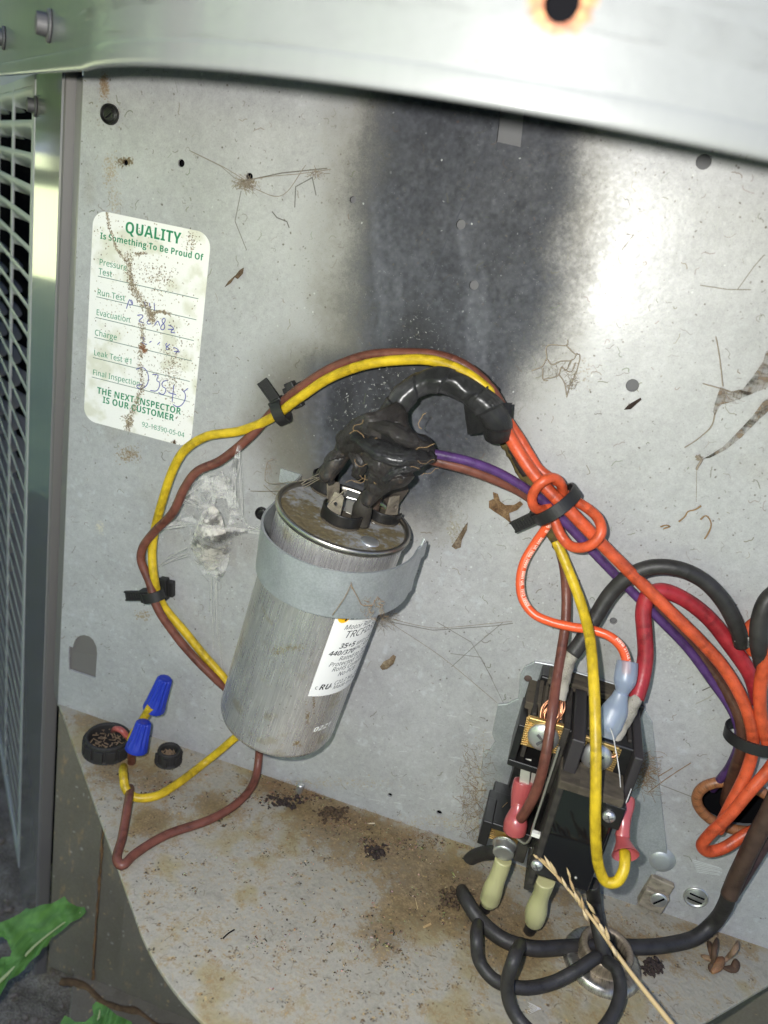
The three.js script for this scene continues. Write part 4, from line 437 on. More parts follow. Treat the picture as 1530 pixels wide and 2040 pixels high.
// ---------------------------------------------------------------- connectors on the wires
const flesh = (r, g, b) => phy({ color: C(r, g, b), roughness: 0.32, transmission: 0.25, thickness: 0, clearcoat: 0.5, clearcoatRoughness: 0.25 });
M.pink = flesh(0.5, 0.1, 0.1); M.paleBlue = phy({ color: C(0.62, 0.7, 0.82), roughness: 0.4, transmission: 0.75, thickness: 0, clearcoat: 0.4 }); M.cream = phy({ color: C(0.56, 0.53, 0.27), roughness: 0.35, transmission: 0.2, thickness: 0, clearcoat: 0.4, clearcoatRoughness: 0.3 });
const tubeOf = (pts, rf, step = 0.5) => sweep(curve(P3(pts)), rf, step, 18);
{
  // left pink connector on the brown wire: flat barrel and flared skirt
  let c = part(brownA, 'spade_connector', merge([tubeOf([[1043, 1556, 37], [1037, 1580, 38], [1031, 1604, 39], [1028, 1628, 41]], (u, a) => MM * (3.1 + 0.5 * Math.sin(0.6 + u * 4.5) - 0.5 * u) * (1 + 0.1 * Math.cos(2 * a))), tubeOf([[1034, 1598, 39], [1030, 1622, 41], [1027, 1642, 43], [1025, 1654, 43]], u => MM * (2.2 + 2.4 * sstep(0, 0.75, u)))]), M.pink, 'pink insulated connector of the brown wire');
  // right one on the yellow wire, its open funnel to the front
  const f0 = at(1239, 1664, 51), f1 = at(1246, 1703, 58), ax = f1.clone().sub(f0).normalize(), L = f1.distanceTo(f0) * 1000;
  const fun = lathe([[2.2, -1], [2.6, L * 0.35], [4.2, L * 0.85], [4.9, L], [4.6, L + 0.2], [3.8, L * 0.8], [1.8, L * 0.4]], 30).applyMatrix4(frameY(f0, ax));
  c = part(yellowA, 'spade_connector', merge([tubeOf([[1246, 1588, 42], [1243, 1614, 46], [1243, 1642, 50], [1240, 1666, 52]], (u, a) => MM * (2.9 + 0.5 * Math.sin(u * 6 + 0.4) - 0.5 * u) * (1 + 0.12 * Math.cos(2 * a))), fun]), M.pink, 'pink flared connector of the yellow wire');
  part(yellowA, 'spade_tab', plate([at(1232, 1545, 33), at(1262, 1555, 33), at(1254, 1600, 37), at(1234, 1598, 37)], 0.9), M.tin);
  part(orangeB, 'spade_connector', merge([tubeOf([[1250, 1318, 25], [1246, 1350, 28], [1238, 1385, 31]], u => MM * (3.9 + 0.3 * Math.sin(u * 4) - 1.5 * sstep(0.55, 1, u))), tubeOf([[1238, 1380, 31], [1228, 1408, 33], [1215, 1440, 36], [1207, 1468, 38]], (u, a) => MM * (2.4 + 1.9 * sstep(0, 0.45, u) - 1.2 * sstep(0.7, 1, u)) * (1 + 0.14 * Math.cos(2 * a)))]), M.paleBlue, 'pale blue see-through connector');
  part(blackD, 'spade_connector', tubeOf([[1003, 1712, 37], [996, 1735, 37], [984, 1766, 37], [977, 1788, 36], [972, 1801, 36]], (u, a) => MM * (3.5 + 0.7 * sstep(0.35, 0.7, u) - 1.0 * sstep(0.9, 1, u))), M.cream, 'cream insulated connector');
  part(blackE, 'spade_connector', tubeOf([[1086, 1752, 44], [1080, 1776, 43], [1072, 1800, 42], [1066, 1826, 41], [1063, 1840, 40]], (u, a) => MM * (3.6 + 0.7 * Math.cos(u * 9) * 0.6 + 0.5 * u - 0.9 * sstep(0.93, 1, u))), M.cream, 'cream insulated connector');
}
// ---------------------------------------------------------------- blue wire nuts
function wireNut(label, base, tip) {
  const a = at(...base), b = at(...tip), L = a.distanceTo(b) * 1000, t = thing('wire_nut', label, 'wire connector', a, 'blue wire nuts on the wires at left');
  const n = 72, rows = [[5.1, 0], [5.3, 0.4], [5.25, 2], [4.9, 4], [4.4, L * 0.5], [3.7, L - 1.2], [3.4, L - 0.35], [2.9, L], [1.2, L - 0.1], [0.01, L - 0.3]], pos = [], idx = [];
  rows.forEach(([r, y], i) => { for (let j = 0; j <= n; j++) { const th = j / n * 6.2832, fl = sstep(3.5, 5, y) * (1 - sstep(L - 0.3, L, y)), k = r * (1 - fl * 0.17 * (0.5 + 0.5 * Math.tanh(2.5 * Math.sin(th * 12)))); pos.push(k * MM * Math.cos(th), y * MM, k * MM * Math.sin(th)); } });
  for (let i = 0; i < rows.length - 1; i++) for (let j = 0; j < n; j++) { const p = i * (n + 1) + j, q = p + n + 1; idx.push(p, q, p + 1, p + 1, q, q + 1); }
  const g = new THREE.BufferGeometry(); g.setAttribute('position', new THREE.Float32BufferAttribute(pos, 3)); g.setIndex(idx); g.computeVertexNormals(); part(t, 'shell', g.applyMatrix4(frameY(a, b.clone().sub(a))), M.blue);
  part(t, 'mouth', lathe([[5, 0.05], [3, 0.1], [2.6, 1]], 24).applyMatrix4(frameY(a, b.clone().sub(a))), M.blue);
  return t;
}
wireNut('upper blue wire nut, standing on the yellow wire against the panel', [306, 1413, 16], [329, 1351, 14]);
wireNut('lower blue wire nut, on the brown wire in front of the black grommet', [271, 1494, 27], [287, 1438, 24]);
// ---------------------------------------------------------------- cable ties
function tie(label, c, dir, side, rx, rz, tailTo, headAt, mount) { // band: ellipse of half width rx along side, rz along z, round the bundle running along dir
  const o = at(...c), d = dir.clone().normalize(), s = side.clone().addScaledVector(d, -side.dot(d)).normalize(), z = s.clone().cross(d), t = thing('cable_tie', label, 'cable tie', o, 'black cable ties'); if (z.z < 0) z.negate();
  const n = 56, w = 2.3, th = 0.9, pos = [], idx = [], uv = [];
  for (let i = 0; i <= n; i++) { const a = i / n * 6.2832, q = [[-w, 0], [-w, th], [w, th], [w, 0]]; for (const [h, e] of q) { const v = o.clone().addScaledVector(d, h * MM).addScaledVector(s, (rx + e) * MM * Math.cos(a)).addScaledVector(z, (rz + e) * MM * Math.sin(a)); pos.push(v.x, v.y, v.z); uv.push(i, h); } }
  for (let i = 0; i < n; i++) for (let j = 0; j < 4; j++) { const a = i * 4 + j, b = i * 4 + (j + 1) % 4; idx.push(a, b, a + 4, b, b + 4, a + 4); }
  let g = new THREE.BufferGeometry(); g.setAttribute('position', new THREE.Float32BufferAttribute(pos, 3)); g.setIndex(idx); g = g.toNonIndexed(); g.computeVertexNormals(); part(t, 'band', g, M.tie);
  if (headAt) { const h = at(...headAt[0]), k = at(...headAt[1]).sub(h).normalize(); part(t, 'head', new RoundedBoxGeometry(6.2 * MM, 5.2 * MM, 4.4 * MM, 2, 0.6 * MM).applyMatrix4(frameY(h, k)), M.tie); }
  if (tailTo) { const a = at(...tailTo[0]), b = at(...tailTo[1]), L = a.distanceTo(b), m = frameY(a, b.clone().sub(a)), pcs = [new RoundedBoxGeometry(4.6 * MM, L, 1.1 * MM, 1, 0.3 * MM).translate(0, L / 2, 0)]; for (let y = 0.8; y < L * 1000 - 1; y += 1.15) pcs.push(new THREE.BoxGeometry(3.2 * MM, 0.5 * MM, 0.5 * MM).translate(0, y * MM, 0.72 * MM)); for (const x of [-2, 2]) pcs.push(new THREE.BoxGeometry(0.7 * MM, L, 0.6 * MM).translate(x * MM, L / 2, 0.75 * MM)); part(t, 'tail', merge(pcs).applyMatrix4(m), M.tie); }
  if (mount) { const m = at(...mount); part(t, 'mount', merge([rbox(-4.5, 4.5, -4, 4, -mount[2], 3 - mount[2], 0.6), rbox(-2, 2, -5.5, 5.5, -mount[2] + 1, 5 - mount[2], 0.5)]).rotateZ(mount[3] || 0).translate(m.x, m.y, m.z), M.tie); }
  return t;
}
M.tie = phy({ color: C(0.018, 0.018, 0.019), roughness: 0.5, map: grimeS });
tie('black cable tie left of the soot, its ribbed tail pointing up', [560, 821, 9], V(0.8, 0.55, 0), V(-0.55, 0.8, 0), 4.3, 3.4, [[556, 806, 9], [522, 758, 10]], [[554, 806, 8], [522, 758, 9]], [585, 787, 4, 0.6]);
tie('black cable tie below the white silk, its ribbed tail pointing left', [305, 1186, 11], V(0.45, -1, 0), V(1, 0.3, 0), 4.6, 3.6, [[290, 1186, 11], [250, 1186, 12]], [[292, 1186, 11], [250, 1186, 11]], [322, 1176, 5, 0.1]);
tie('black cable tie round the knotted orange wire, tail pointing down left', [1107, 1004, 16], V(0.72, -0.62, 0), V(0.75, 0.62, 0), 9, 10.5, [[1078, 1024, 17], [1022, 1050, 14]], [[1076, 1024, 18], [1022, 1050, 14]]);
tie('black cable tie round the bundle at the right edge', [1508, 1468, 13], V(0.12, -1, 0), V(1, -0.2, 0), 11, 9);
// ---------------------------------------------------------------- burnt tape: boots on the capacitor, blob, arch
{
  const t = thing('taped_wire_splice', 'lumpy black electrical tape over burnt wires, an arch above the capacitor', 'electrical tape', at(780, 900, 36));
  const tapeC = paint(512, 512, (i, j, o) => { const d = sstep(0.35, 0.8, fbm(i * 0.05, j * 0.05, 5)), n = noise(i * 0.4, j * 0.4); o[0] = 33 + d * (26 + 34 * (n - 0.5)); o[1] = 31 + d * (19 + 28 * (n - 0.5)); o[2] = 31 + d * (11 + 20 * (n - 0.5)); });
  const tape = phy({ map: tex(tapeC, true, 28), roughness: 0.55, clearcoat: 0.12, clearcoatRoughness: 0.3, bumpMap: tex(paint(256, 256, (i, j, o) => { o[0] = o[1] = o[2] = 255 * fbm(i * 0.07, j * 0.07, 4); }), false, 28), bumpScale: 0.0003 });
  const tapeB = phy({ color: C(0.016, 0.016, 0.018), roughness: 0.45, clearcoat: 0.3, clearcoatRoughness: 0.25, map: grimeS, bumpMap: tape.bumpMap, bumpScale: 0.0003 });
  tape.bumpMap.wrapS = tape.bumpMap.wrapT = THREE.RepeatWrapping;
  const K = (a, b, ra, rb) => [at(...a), at(...b), ra * 0.84 * MM, rb * 0.84 * MM];
  const caps = [K([690, 886, 34], [730, 858, 36], 3, 6), K([730, 858, 36], [775, 838, 34], 6, 5.5), K([775, 838, 34], [800, 870, 36], 5.5, 5), K([735, 885, 36], [775, 900, 37], 6, 6.5), K([775, 900, 37], [825, 898, 35], 6.5, 5), K([825, 900, 37], [850, 905, 33], 5.5, 3.4), K([760, 930, 40], [790, 940, 40], 5, 5.5), K([790, 940, 40], [750, 965, 40], 5.5, 3.4), K([750, 965, 40], [733, 1000, 42], 3.2, 2.6), K([800, 870, 34], [843, 885, 31], 2.6, 2), K([690, 886, 34], [668, 918, 35], 2.6, 2.2), K([668, 918, 35], [652, 948, 36], 2.4, 3)];
  const ctr = at(760, 910, 37), f = (x, y, z) => { let d = 1; for (const [a, b, ra, rb] of caps) d = smin(d, capsule(x, y, z, a, b, ra, rb), 0.004); return d + 0.0022 * (noise3(x * 70 + 50, y * 70 + 50, z * 70 + 60) - 0.5) + 0.0011 * ((((x * 0.5 - y * 0.85 + z * 0.2) * 150 + 0.9 * noise(x * 60 + 9, y * 60) + 50) % 1) - 0.5); };
  const blob = uvXY(sdfMesh(f, ctr, 0.03, 88)); part(t, 'tape_blob', blob, tape);
  const ridge = (r, pitch, ph) => (u, a, s) => { const q = (s * 1000 / pitch + a / 6.2832 * 0.9 + ph) % 1; return MM * (r * (0.93 + 0.1 * q) + 0.8 * (noise(s * 200, a * 1.1 + ph * 9) - 0.5) + 0.12 * (noise(s * 700, a * 3) - 0.5)); };
  const arch = sweep(curve(P3([[772, 838, 33], [788, 812, 30], [808, 786, 28], [838, 766, 26], [873, 757, 25], [908, 766, 24], [938, 784, 23], [962, 806, 22], [980, 830, 20], [990, 852, 18]])), ridge(4.7, 11, 0.3), 0.5, 30); part(t, 'tape_arch', arch, tapeB);
  part(t, 'tape_end', sweep(curve(P3([[950, 790, 22], [975, 815, 22], [990, 838, 21], [992, 868, 18]])), ridge(5.1, 7, 0.7), 0.5, 30), tapeB);
  // separate turns of tape lying over the lump
  const wrap = (P, w, th, ph) => part(t, 'tape_turn', sweep(curve(P3(P)), (u, a, s) => { const c2 = Math.cos(a), s2 = Math.sin(a), k = 1 / Math.sqrt((c2 / w) ** 2 + (s2 / th) ** 2); return MM * (k * (0.7 + 0.18 * noise(s * 160 + ph, a * 1.2)) + 0.9 * (noise(s * 420 + ph, a * 2) - 0.5) + 0.35 * (noise(s * 1300 + ph, a * 5) - 0.5)) * (0.75 + 0.5 * Math.sin(0.4 + u * 2.3)); }, 0.5, 26), ph % 2 ? tape : tapeB);
  wrap([[700, 900, 38], [716, 925, 39], [708, 950, 38]], 1.6, 2.6, 9); wrap([[684, 890, 36], [712, 872, 40], [745, 852, 41], [782, 836, 37], [800, 822, 32]], 3, 6, 1); wrap([[716, 862, 40], [740, 886, 44], [772, 902, 45], [812, 905, 42], [850, 906, 35]], 3.2, 6.6, 2); wrap([[742, 846, 41], [778, 856, 43], [812, 872, 41], [846, 890, 35]], 2.6, 5, 3); wrap([[735, 898, 43], [756, 922, 45], [760, 948, 44], [742, 976, 43]], 3, 5, 5); wrap([[846, 908, 36], [822, 918, 41], [790, 930, 44], [764, 950, 44]], 2.6, 4.6, 4); wrap([[800, 868, 40], [826, 872, 38], [846, 884, 34], [846, 894, 33], [834, 892, 36]], 1.6, 2.2, 6); wrap([[676, 902, 36], [660, 922, 36], [650, 946, 37]], 2, 3, 7);
  const flap = (P, name = 'tape_flap') => { const c = curve(P3(P)); const g = new THREE.PlaneGeometry(1, 1, 16, 8), p = g.attributes.position; for (let i = 0; i < p.count; i++) { const u = p.getX(i) + 0.5, v = p.getY(i), q = c.getPoint(u), T = c.getTangent(u), s = T.clone().cross(V(0.2, 0.1, 1)).normalize(); q.addScaledVector(s, v * 7.5 * MM).add(V(0, 0, MM * (1.2 * Math.cos(v * 3.1) + 0.8 * noise(u * 6, v * 5 + P[0][0])))); p.setXYZ(i, q.x, q.y, q.z); } g.computeVertexNormals(); part(t, name, g, tapeB); };
  flap([[945, 800, 24], [948, 830, 23], [952, 862, 20]]); flap([[1000, 800, 20], [996, 840, 22], [992, 872, 19]]); flap([[740, 960, 41], [775, 935, 44], [812, 922, 43], [838, 915, 37]]); flap([[745, 845, 40], [790, 868, 42], [838, 892, 38]]);
  const boot = (name, pts, rf, m = tape) => part(t, name, sweep(curve(pts), rf, 0.6, 16), m);
  // rubber boots pushed over the blades
  boot('connector_boot', [lid(716, 1044, 0.5), lid(720, 1024, 5), lid(724, 1004, 10), lid(731, 985, 14)], (u, a) => MM * (3.3 - 1.1 * sstep(0.5, 0.9, u)) * (1 + 0.16 * Math.cos(2 * a)), M.dustBlack);
  boot('connector_boot', [lid(640, 957, 3), lid(648, 945, 8), lid(658, 930, 13), lid(668, 915, 18)], (u, a) => MM * (3.6 - 1.2 * sstep(0.3, 0.9, u)), M.dustBlack);
  boot('connector_boot', [lid(742, 1022, 2), lid(746, 1000, 7), lid(752, 982, 11), lid(760, 964, 15)], (u, a) => MM * 2.3 * (1 + 0.12 * noise(u * 9, a)), std({ color: C(0.075, 0.05, 0.038), roughness: 0.7, map: grime }));
  part(t, 'torn_boot', plate([lid(757, 985, 9), lid(776, 960, 14), lid(803, 950, 15), lid(806, 975, 10), lid(797, 1012, 5), lid(770, 1012, 3)], 1.2), std({ color: C(0.06, 0.05, 0.042), roughness: 0.6, map: grime }));
  for (let k = 0; k < 5; k++) { } // dry fibres caught in the tape
  const fib = []; for (let k = 0; k < 16; k++) { const px = rr(700, 840), py = rr(850, 960), a = at(px, py, 46), q = [a]; let d = rnd() * 6.3; for (let m = 0; m < 5; m++) { d += rr(-0.9, 0.9); q.push(q[m].clone().add(V(Math.cos(d), Math.sin(d), rr(-0.3, 0.2)).multiplyScalar(1.4 * MM))); } fib.push(sweep(curve(q), rr(0.05, 0.13), 1.5, 5)); }
  part(t, 'dry_fibres', merge(fib), M.straw2 = std({ color: C(0.25, 0.16, 0.08), roughness: 1 })).userData.kind = 'stuff';
}
// ---------------------------------------------------------------- contactor
{
  const t = thing('contactor', 'black two pole contactor with brass screw terminals and a glossy black coil cover', 'contactor', at(1130, 1600));
  const B = (name, x0, x1, y0, y1, z0, z1, m, r = 0.5, l) => part(t, name, uvXY(clean(rbox(x0, x1, y0, y1, z0, z1, r))), m, l);
  const plateHole = at(1052, 1352, 1.2);
  const mp = part(t, 'mounting_plate', uvXY(clean(prism([[1032, 1392], [1036, 1345], [1046, 1328], [1066, 1318], [1100, 1324], [1262, 1374], [1300, 1440], [1330, 1700], [1240, 1850], [1050, 1800], [955, 1715], [952, 1600], [963, 1588], [968, 1562], [957, 1548], [962, 1500], [976, 1494], [986, 1478], [980, 1462], [992, 1404], [1010, 1402], [1022, 1396]], 1.3, 0, 0.4, [circ(plateHole.x, plateHole.y, 0.0021, 18)]))), M.zinc);
  part(t, 'mounting_screw', lathe([[0, 1], [1.3, 1], [1.9, 0.3], [2, 0]], 18).rotateX(Math.PI / 2).translate(plateHole.x, plateHole.y, 0.0001), std({ color: C(0.09, 0.06, 0.05), roughness: 0.8 }));
  B('base', 19, 61, -224, -160, 1.5, 12, M.plastic, 1); B('core', 31.5, 59, -222, -163, 11, 40, M.plastic, 1); B('dusty_top', 22, 58, -162.6, -159, 3, 13, M.dusty, 0.8); for (const [x, w, z] of [[19.4, 1.6, 30], [21.8, 1.2, 34], [24.2, 1.8, 31], [26.8, 1.2, 34], [39.2, 1.8, 36], [42, 1.3, 33], [44.4, 1.8, 36], [47.2, 1.2, 33], [49.4, 1.6, 36], [52.2, 1.2, 32], [54.2, 1.4, 36]]) B('body_rib', x, x + w, -164, -161.6 - 0.5 * rnd(), 9, z, rnd() < 0.6 ? M.dusty : M.dustBlack, 0.3);
  // left pole: side walls, ledge, frame of the terminal
  for (const x of [15.2, 18.2, 28.4]) B('barrier', x, x + 1.7, -183, x < 16 ? -168 : -162.5, 11, x < 16 ? 33 : 37, M.dustBlack, 0.4);
  B('pole_floor', 15.2, 30, -182, -164, 10, 28, M.dusty, 0.6); B('terminal_frame', 14.2, 17, -184, -167, 20, 40.4, M.plastic, 0.5); B('terminal_frame', 14.2, 31, -186, -183, 20, 40.6, M.plastic, 0.6); B('terminal_frame', 29.6, 31.4, -184, -164, 26, 41, M.dustBlack, 0.5);
  B('barrier', 30.2, 32.6, -191, -161, 11, 43, M.dustBlack, 0.5); B('barrier', 33.4, 38.2, -192, -160.5, 11, 49, phy({ color: C(0.035, 0.032, 0.036), roughness: 0.5, map: grime }), 0.7);
  // right pole
  B('pole_floor', 38.8, 55, -188, -163, 12, 33, M.dusty, 0.6); B('barrier', 40.8, 42.3, -172, -162, 20, 37, M.dusty, 0.4); B('barrier', 46.5, 48, -172, -162, 20, 37, M.dusty, 0.4); B('barrier', 56.2, 59.6, -192, -162, 11, 46, phy({ color: C(0.035, 0.032, 0.036), roughness: 0.5, map: grime }), 0.7); B('pole_block', 51, 56, -186, -176, 20, 44, M.dusty, 0.5); B('pole_block', 40, 52, -178, -175, 30, 47, M.dusty, 0.5);
  B('contact_arm', 59.8, 60.8, -196, -180, 30, 40, std({ color: C(0.5, 0.48, 0.38), roughness: 0.5 }), 0.3);
  // brass lugs with their screws
  const lug = (cx, cy, z, ang) => { const g = [], m = new THREE.Matrix4().makeRotationZ(ang).setPosition(cx * MM, cy * MM, z * MM); g.push(rbox(-7.2, 7.2, -6.6, 6.6, -1.6, 0, 0.6)); for (let y = -5.6; y < 6; y += 0.95) for (const x of [-1, 1]) g.push(rbox(x * 6.2 - 1.3, x * 6.2 + 1.3, y - 0.3, y + 0.3, -0.5, 0.55, 0.12, 1)); g.push(rbox(-6.6, 6.6, 4.6, 6.8, -0.6, 0.9, 0.5)); const b = part(t, 'brass_lug', merge(g).applyMatrix4(m), M.brass);
    const s = part(t, 'lug_screw', lathe([[5.7, 0], [5.9, 0.9], [5.5, 1.7], [4.4, 2.5], [2.6, 3.0], [0, 3.2]], 30).rotateX(Math.PI / 2).applyMatrix4(m), M.steel); part(s, 'slot', merge([rbox(-3, 3, -0.45, 0.45, 2.5, 3.55, 0.1, 1), rbox(-0.45, 0.45, -3, 3, 2.5, 3.55, 0.1, 1)]).rotateZ(0.9).applyMatrix4(m), M.steelDark); };
  lug(24.2, -168.6, 40.5, 0.05); lug(44.6, -170.2, 40, -0.05);
  // spade tabs of the left pole, clear guard edge
  part(t, 'spade_tab', plate([at(1040, 1510, 37), at(1059, 1513, 37), at(1054, 1566, 38), at(1034, 1560, 38)], 0.9), M.tin); part(t, 'spade_tab', plate([at(1062, 1518, 36), at(1078, 1523, 36), at(1066, 1578, 36), at(1054, 1574, 36)], 0.9), M.tin);
  const clear = phy({ color: C(0.9, 0.9, 0.88), roughness: 0.12, transmission: 1, thickness: 0, specularIntensity: 1 });
  part(t, 'clear_guard', merge([rbox(31.7, 32.2, -223, -177, 22, 51, 0.15, 1), rbox(14.6, 31.9, -219.6, -219.1, 24, 41, 0.15, 1)]), clear);
  part(t, 'guard_edge', sweep(curve(P3([[1114, 1488, 48], [1086, 1575, 49], [1063, 1645, 49.5], [1055, 1672, 48.5], [1044, 1680, 46.5], [1028, 1668, 44.5], [1010, 1656, 42]])), 0.5, 0.8, 8), phy({ color: C(0.17, 0.165, 0.135), roughness: 0.2, clearcoat: 1 }));
  part(t, 'guard_mark', rbox(29.6, 33.4, -205.6, -203.8, 49.2, 51.2, 0.1, 1), std({ color: C(0.75, 0.74, 0.68), roughness: 0.4 }));
  // coil cover: glossy black face, raised dusty rim, side rail
  M.gloss = phy({ color: C(0.006, 0.006, 0.007), roughness: 0.12, clearcoat: 0.6, clearcoatRoughness: 0.1 });
  B('coil_cover', 33, 55, -219.5, -177, 38, 54.6, M.gloss, 1.2, 'glossy black coil cover'); B('cover_rim', 32.6, 56, -178.2, -174.6, 40, 55.4, M.dusty, 0.7);
  B('cover_rail', 32.7, 35.2, -224, -177, 40, 55.2, M.dustBlack, 0.6); B('screw_boss', 50, 57.5, -188, -178, 38, 55, M.plastic, 0.6);
  part(t, 'cover_pin', new THREE.SphereGeometry(0.55 * MM, 10, 8).translate(at(1147, 1749, 54.8).x, at(1147, 1749, 54.8).y, 0.0547), M.tin);
  const small = (px, py, z, r) => { const c = at(px, py, z), s = part(t, 'cover_screw', lathe([[r, 0], [r + 0.1, 0.7], [r * 0.86, 1.4], [r * 0.5, 1.8], [0, 1.9]], 22).rotateX(Math.PI / 2).translate(c.x, c.y, c.z), M.steel); part(s, 'slot', merge([rbox(-r * 0.65, r * 0.65, -0.28, 0.28, 1.3, 2, 0.1, 1), rbox(-0.28, 0.28, -r * 0.65, r * 0.65, 1.3, 2, 0.1, 1)]).rotateZ(0.5).translate(c.x, c.y, c.z), M.steelDark); };
  small(1213, 1625, 55, 2.25); small(1070, 1722, 55.4, 2.15);
  // lower left terminal: black block, brass comb, hexagon screw
  B('terminal_block', 11.5, 15.4, -226, -214, 26, 41, M.plastic, 0.5); B('terminal_block', 11.5, 31, -217.6, -214.6, 20, 40, M.plastic, 0.6); B('terminal_block', 13, 32, -228, -217, 10, 30, M.plastic, 0.8); B('terminal_block', 27.2, 31.5, -230, -217, 24, 39, M.dustBlack, 0.5);
  { const g = [rbox(15.2, 28, -225.5, -217, 34, 36, 0.4)]; for (let y = -225; y < -217; y += 0.95) g.push(rbox(14.6, 17.4, y, y + 0.55, 35.4, 37, 0.12, 1)); part(t, 'brass_lug', merge(g), M.brass); const p = at(1004, 1692, 38); const s = part(t, 'lug_screw', merge([lathe([[0, -2.5], [5, -2.5], [5.1, -1.8], [4, -1.5]], 26), new THREE.CylinderGeometry(4.5 * MM, 4.7 * MM, 3.6 * MM, 6), lathe([[4.3, 1.7], [3.9, 2.4], [2.6, 2.1], [0, 2]], 24)]).rotateX(Math.PI / 2 + 0.25).translate(p.x, p.y, p.z), M.steel); }
  B('foot', 33, 36.5, -232, -222, 30, 50, M.dustBlack, 0.5);
}
// ---------------------------------------------------------------- ground lug, grommets, conduit, stud
{
  const c = at(1306, 1772), t = thing('ground_lug', 'small dusty metal ground lug with a slotted screw at the foot of the panel', 'ground lug', c);
  part(t, 'body', uvXY(clean(merge([rbox(-5.6, 5.4, -7.5, 2.5, 0.4, 5.5, 1), rbox(-5.4, 5.2, 1.5, 8, 0.3, 3.2, 0.8)]).rotateZ(-0.12).translate(c.x, c.y, 0))), std({ color: C(0.36, 0.33, 0.27), roughness: 0.7, metalness: 0.35, map: grimeS }));
  const p = at(1312, 1792, 5.5), s = part(t, 'screw', lathe([[3.6, 0], [3.7, 0.5], [3, 1], [0, 1.1]], 24).rotateX(Math.PI / 2).translate(p.x, p.y, 0.0055), M.steel); part(s, 'slot', rbox(-2.8, 2.8, -0.4, 0.4, 0.5, 1.3, 0.1, 1).rotateZ(0.9).translate(p.x, p.y, 0.0055), M.dark);
}
function grommet(label, c, r, h) {
  const t = thing('rubber_grommet', label, 'grommet', c, 'black rubber grommets in the shelf'), O = g => g.translate(c.x, c.y, c.z);
  part(t, 'collar', O(lathe([[r + 1, 0.2], [r + 1.1, 1], [r + 0.2, 1.3], [r, 1.6], [r, h - 1], [r - 0.3, h], [r - 1.3, h - 0.1], [r - 1.7, h - 1], [r - 1.8, -4]], 44)), M.rubber = M.rubber || std({ color: C(0.022, 0.021, 0.02), roughness: 0.75, map: grime }));
  const n = Math.round(r * 1.1); for (let k = 0; k < n; k++) { const a = k / n * 6.2832 + 0.2; part(t, 'rib', O(rbox(-r * 0.2, r * 0.2, 0.6, h - 1.8, r - 0.4, r + 0.9, 0.3).rotateY(a)), M.rubber); }
  part(t, 'bottom', O(new THREE.CylinderGeometry((r - 1.6) * MM, (r - 1.6) * MM, 0.8 * MM, 30).translate(0, h * 0.32 * MM, 0)), M.dirtD = M.dirtD || std({ color: C(0.035, 0.027, 0.02), roughness: 1, map: grime, bumpMap: wireBump, bumpScale: 0.002 }));
  const g = []; for (let k = 0; k < 60; k++) { const a = rnd() * 6.3, q = Math.sqrt(rnd()) * (r - 2), b = new THREE.BoxGeometry(rr(0.5, 4) * MM, rr(0.15, 0.5) * MM, rr(0.2, 0.6) * MM).rotateZ(rr(-0.9, 0.9)).rotateY(rnd() * 6).translate(q * Math.cos(a) * MM, (h * 0.36 + rr(0, h * 0.35)) * MM, q * Math.sin(a) * MM); g.push(b); } part(t, 'litter', O(merge(g)), std({ color: C(0.2, 0.14, 0.085), roughness: 1 })).userData.kind = 'stuff';
}
grommet('larger black rubber grommet stuffed with dry litter at the left of the shelf', onF(213, 1495), 10.6, 9);
grommet('smaller black rubber grommet between the blue wire nut and the capacitor', onF(335, 1517), 5.6, 7.5);
{
  const c = CONDUIT, t = thing('conduit_fitting', 'threaded conduit fitting with shiny locknut in the shelf, black wires entering it', 'conduit fitting', c), O = g => g.translate(c.x, c.y, c.z);
  part(t, 'locknut', O(lathe([[16, 0.3], [16.2, 1.2], [15.4, 3.2], [14, 4], [10.8, 4.1]], 48)), std({ color: C(0.55, 0.55, 0.53), metalness: 0.9, roughness: 0.35, map: grime }));
  const th = [[10.8, 4]]; for (let k = 0; k < 5; k++) th.push([10.9, 4.2 + k * 1.1], [10.3, 4.75 + k * 1.1]); th.push([10.6, 9.8], [9.6, 10.4], [8.4, 10.1], [7.6, 9], [7.4, -12]); part(t, 'threaded_collar', O(lathe(th, 48)), std({ color: C(0.34, 0.29, 0.23), metalness: 0.5, roughness: 0.5, map: grime }));
  part(t, 'inside', O(new THREE.CylinderGeometry(7.4 * MM, 7.4 * MM, 1 * MM, 24).translate(0, -11 * MM, 0)), M.dark);
  const s = onF(594, 1580, 0), st = thing('steel_stud', 'short bright steel stud standing on the shelf below the capacitor', 'stud', s); part(st, 'pin', lathe([[0, 6], [1.3, 5.9], [1.8, 5.2], [1.8, 0]], 18).rotateZ(-0.12).translate(s.x, s.y, s.z), M.steel);
}
{ // bushing of the panel opening at right
  const c = at(1470, 1600), pts = []; for (let k = 0; k <= 40; k++) { const a = k / 40 * 6.2832; pts.push(V(c.x + 0.0162 * Math.cos(a), c.y - 0.001 + 0.0112 * Math.sin(a), 0.0012)); }
  const r = new THREE.CatmullRomCurve3(pts.slice(0, 40), true); solo('panel_bushing', new THREE.TubeGeometry(r, 90, 0.0022, 12, true), phy({ color: C(0.33, 0.14, 0.06), roughness: 0.45, map: grime }), 'worn orange brown bushing lining the panel hole behind the right wire loop', 'bushing');
}
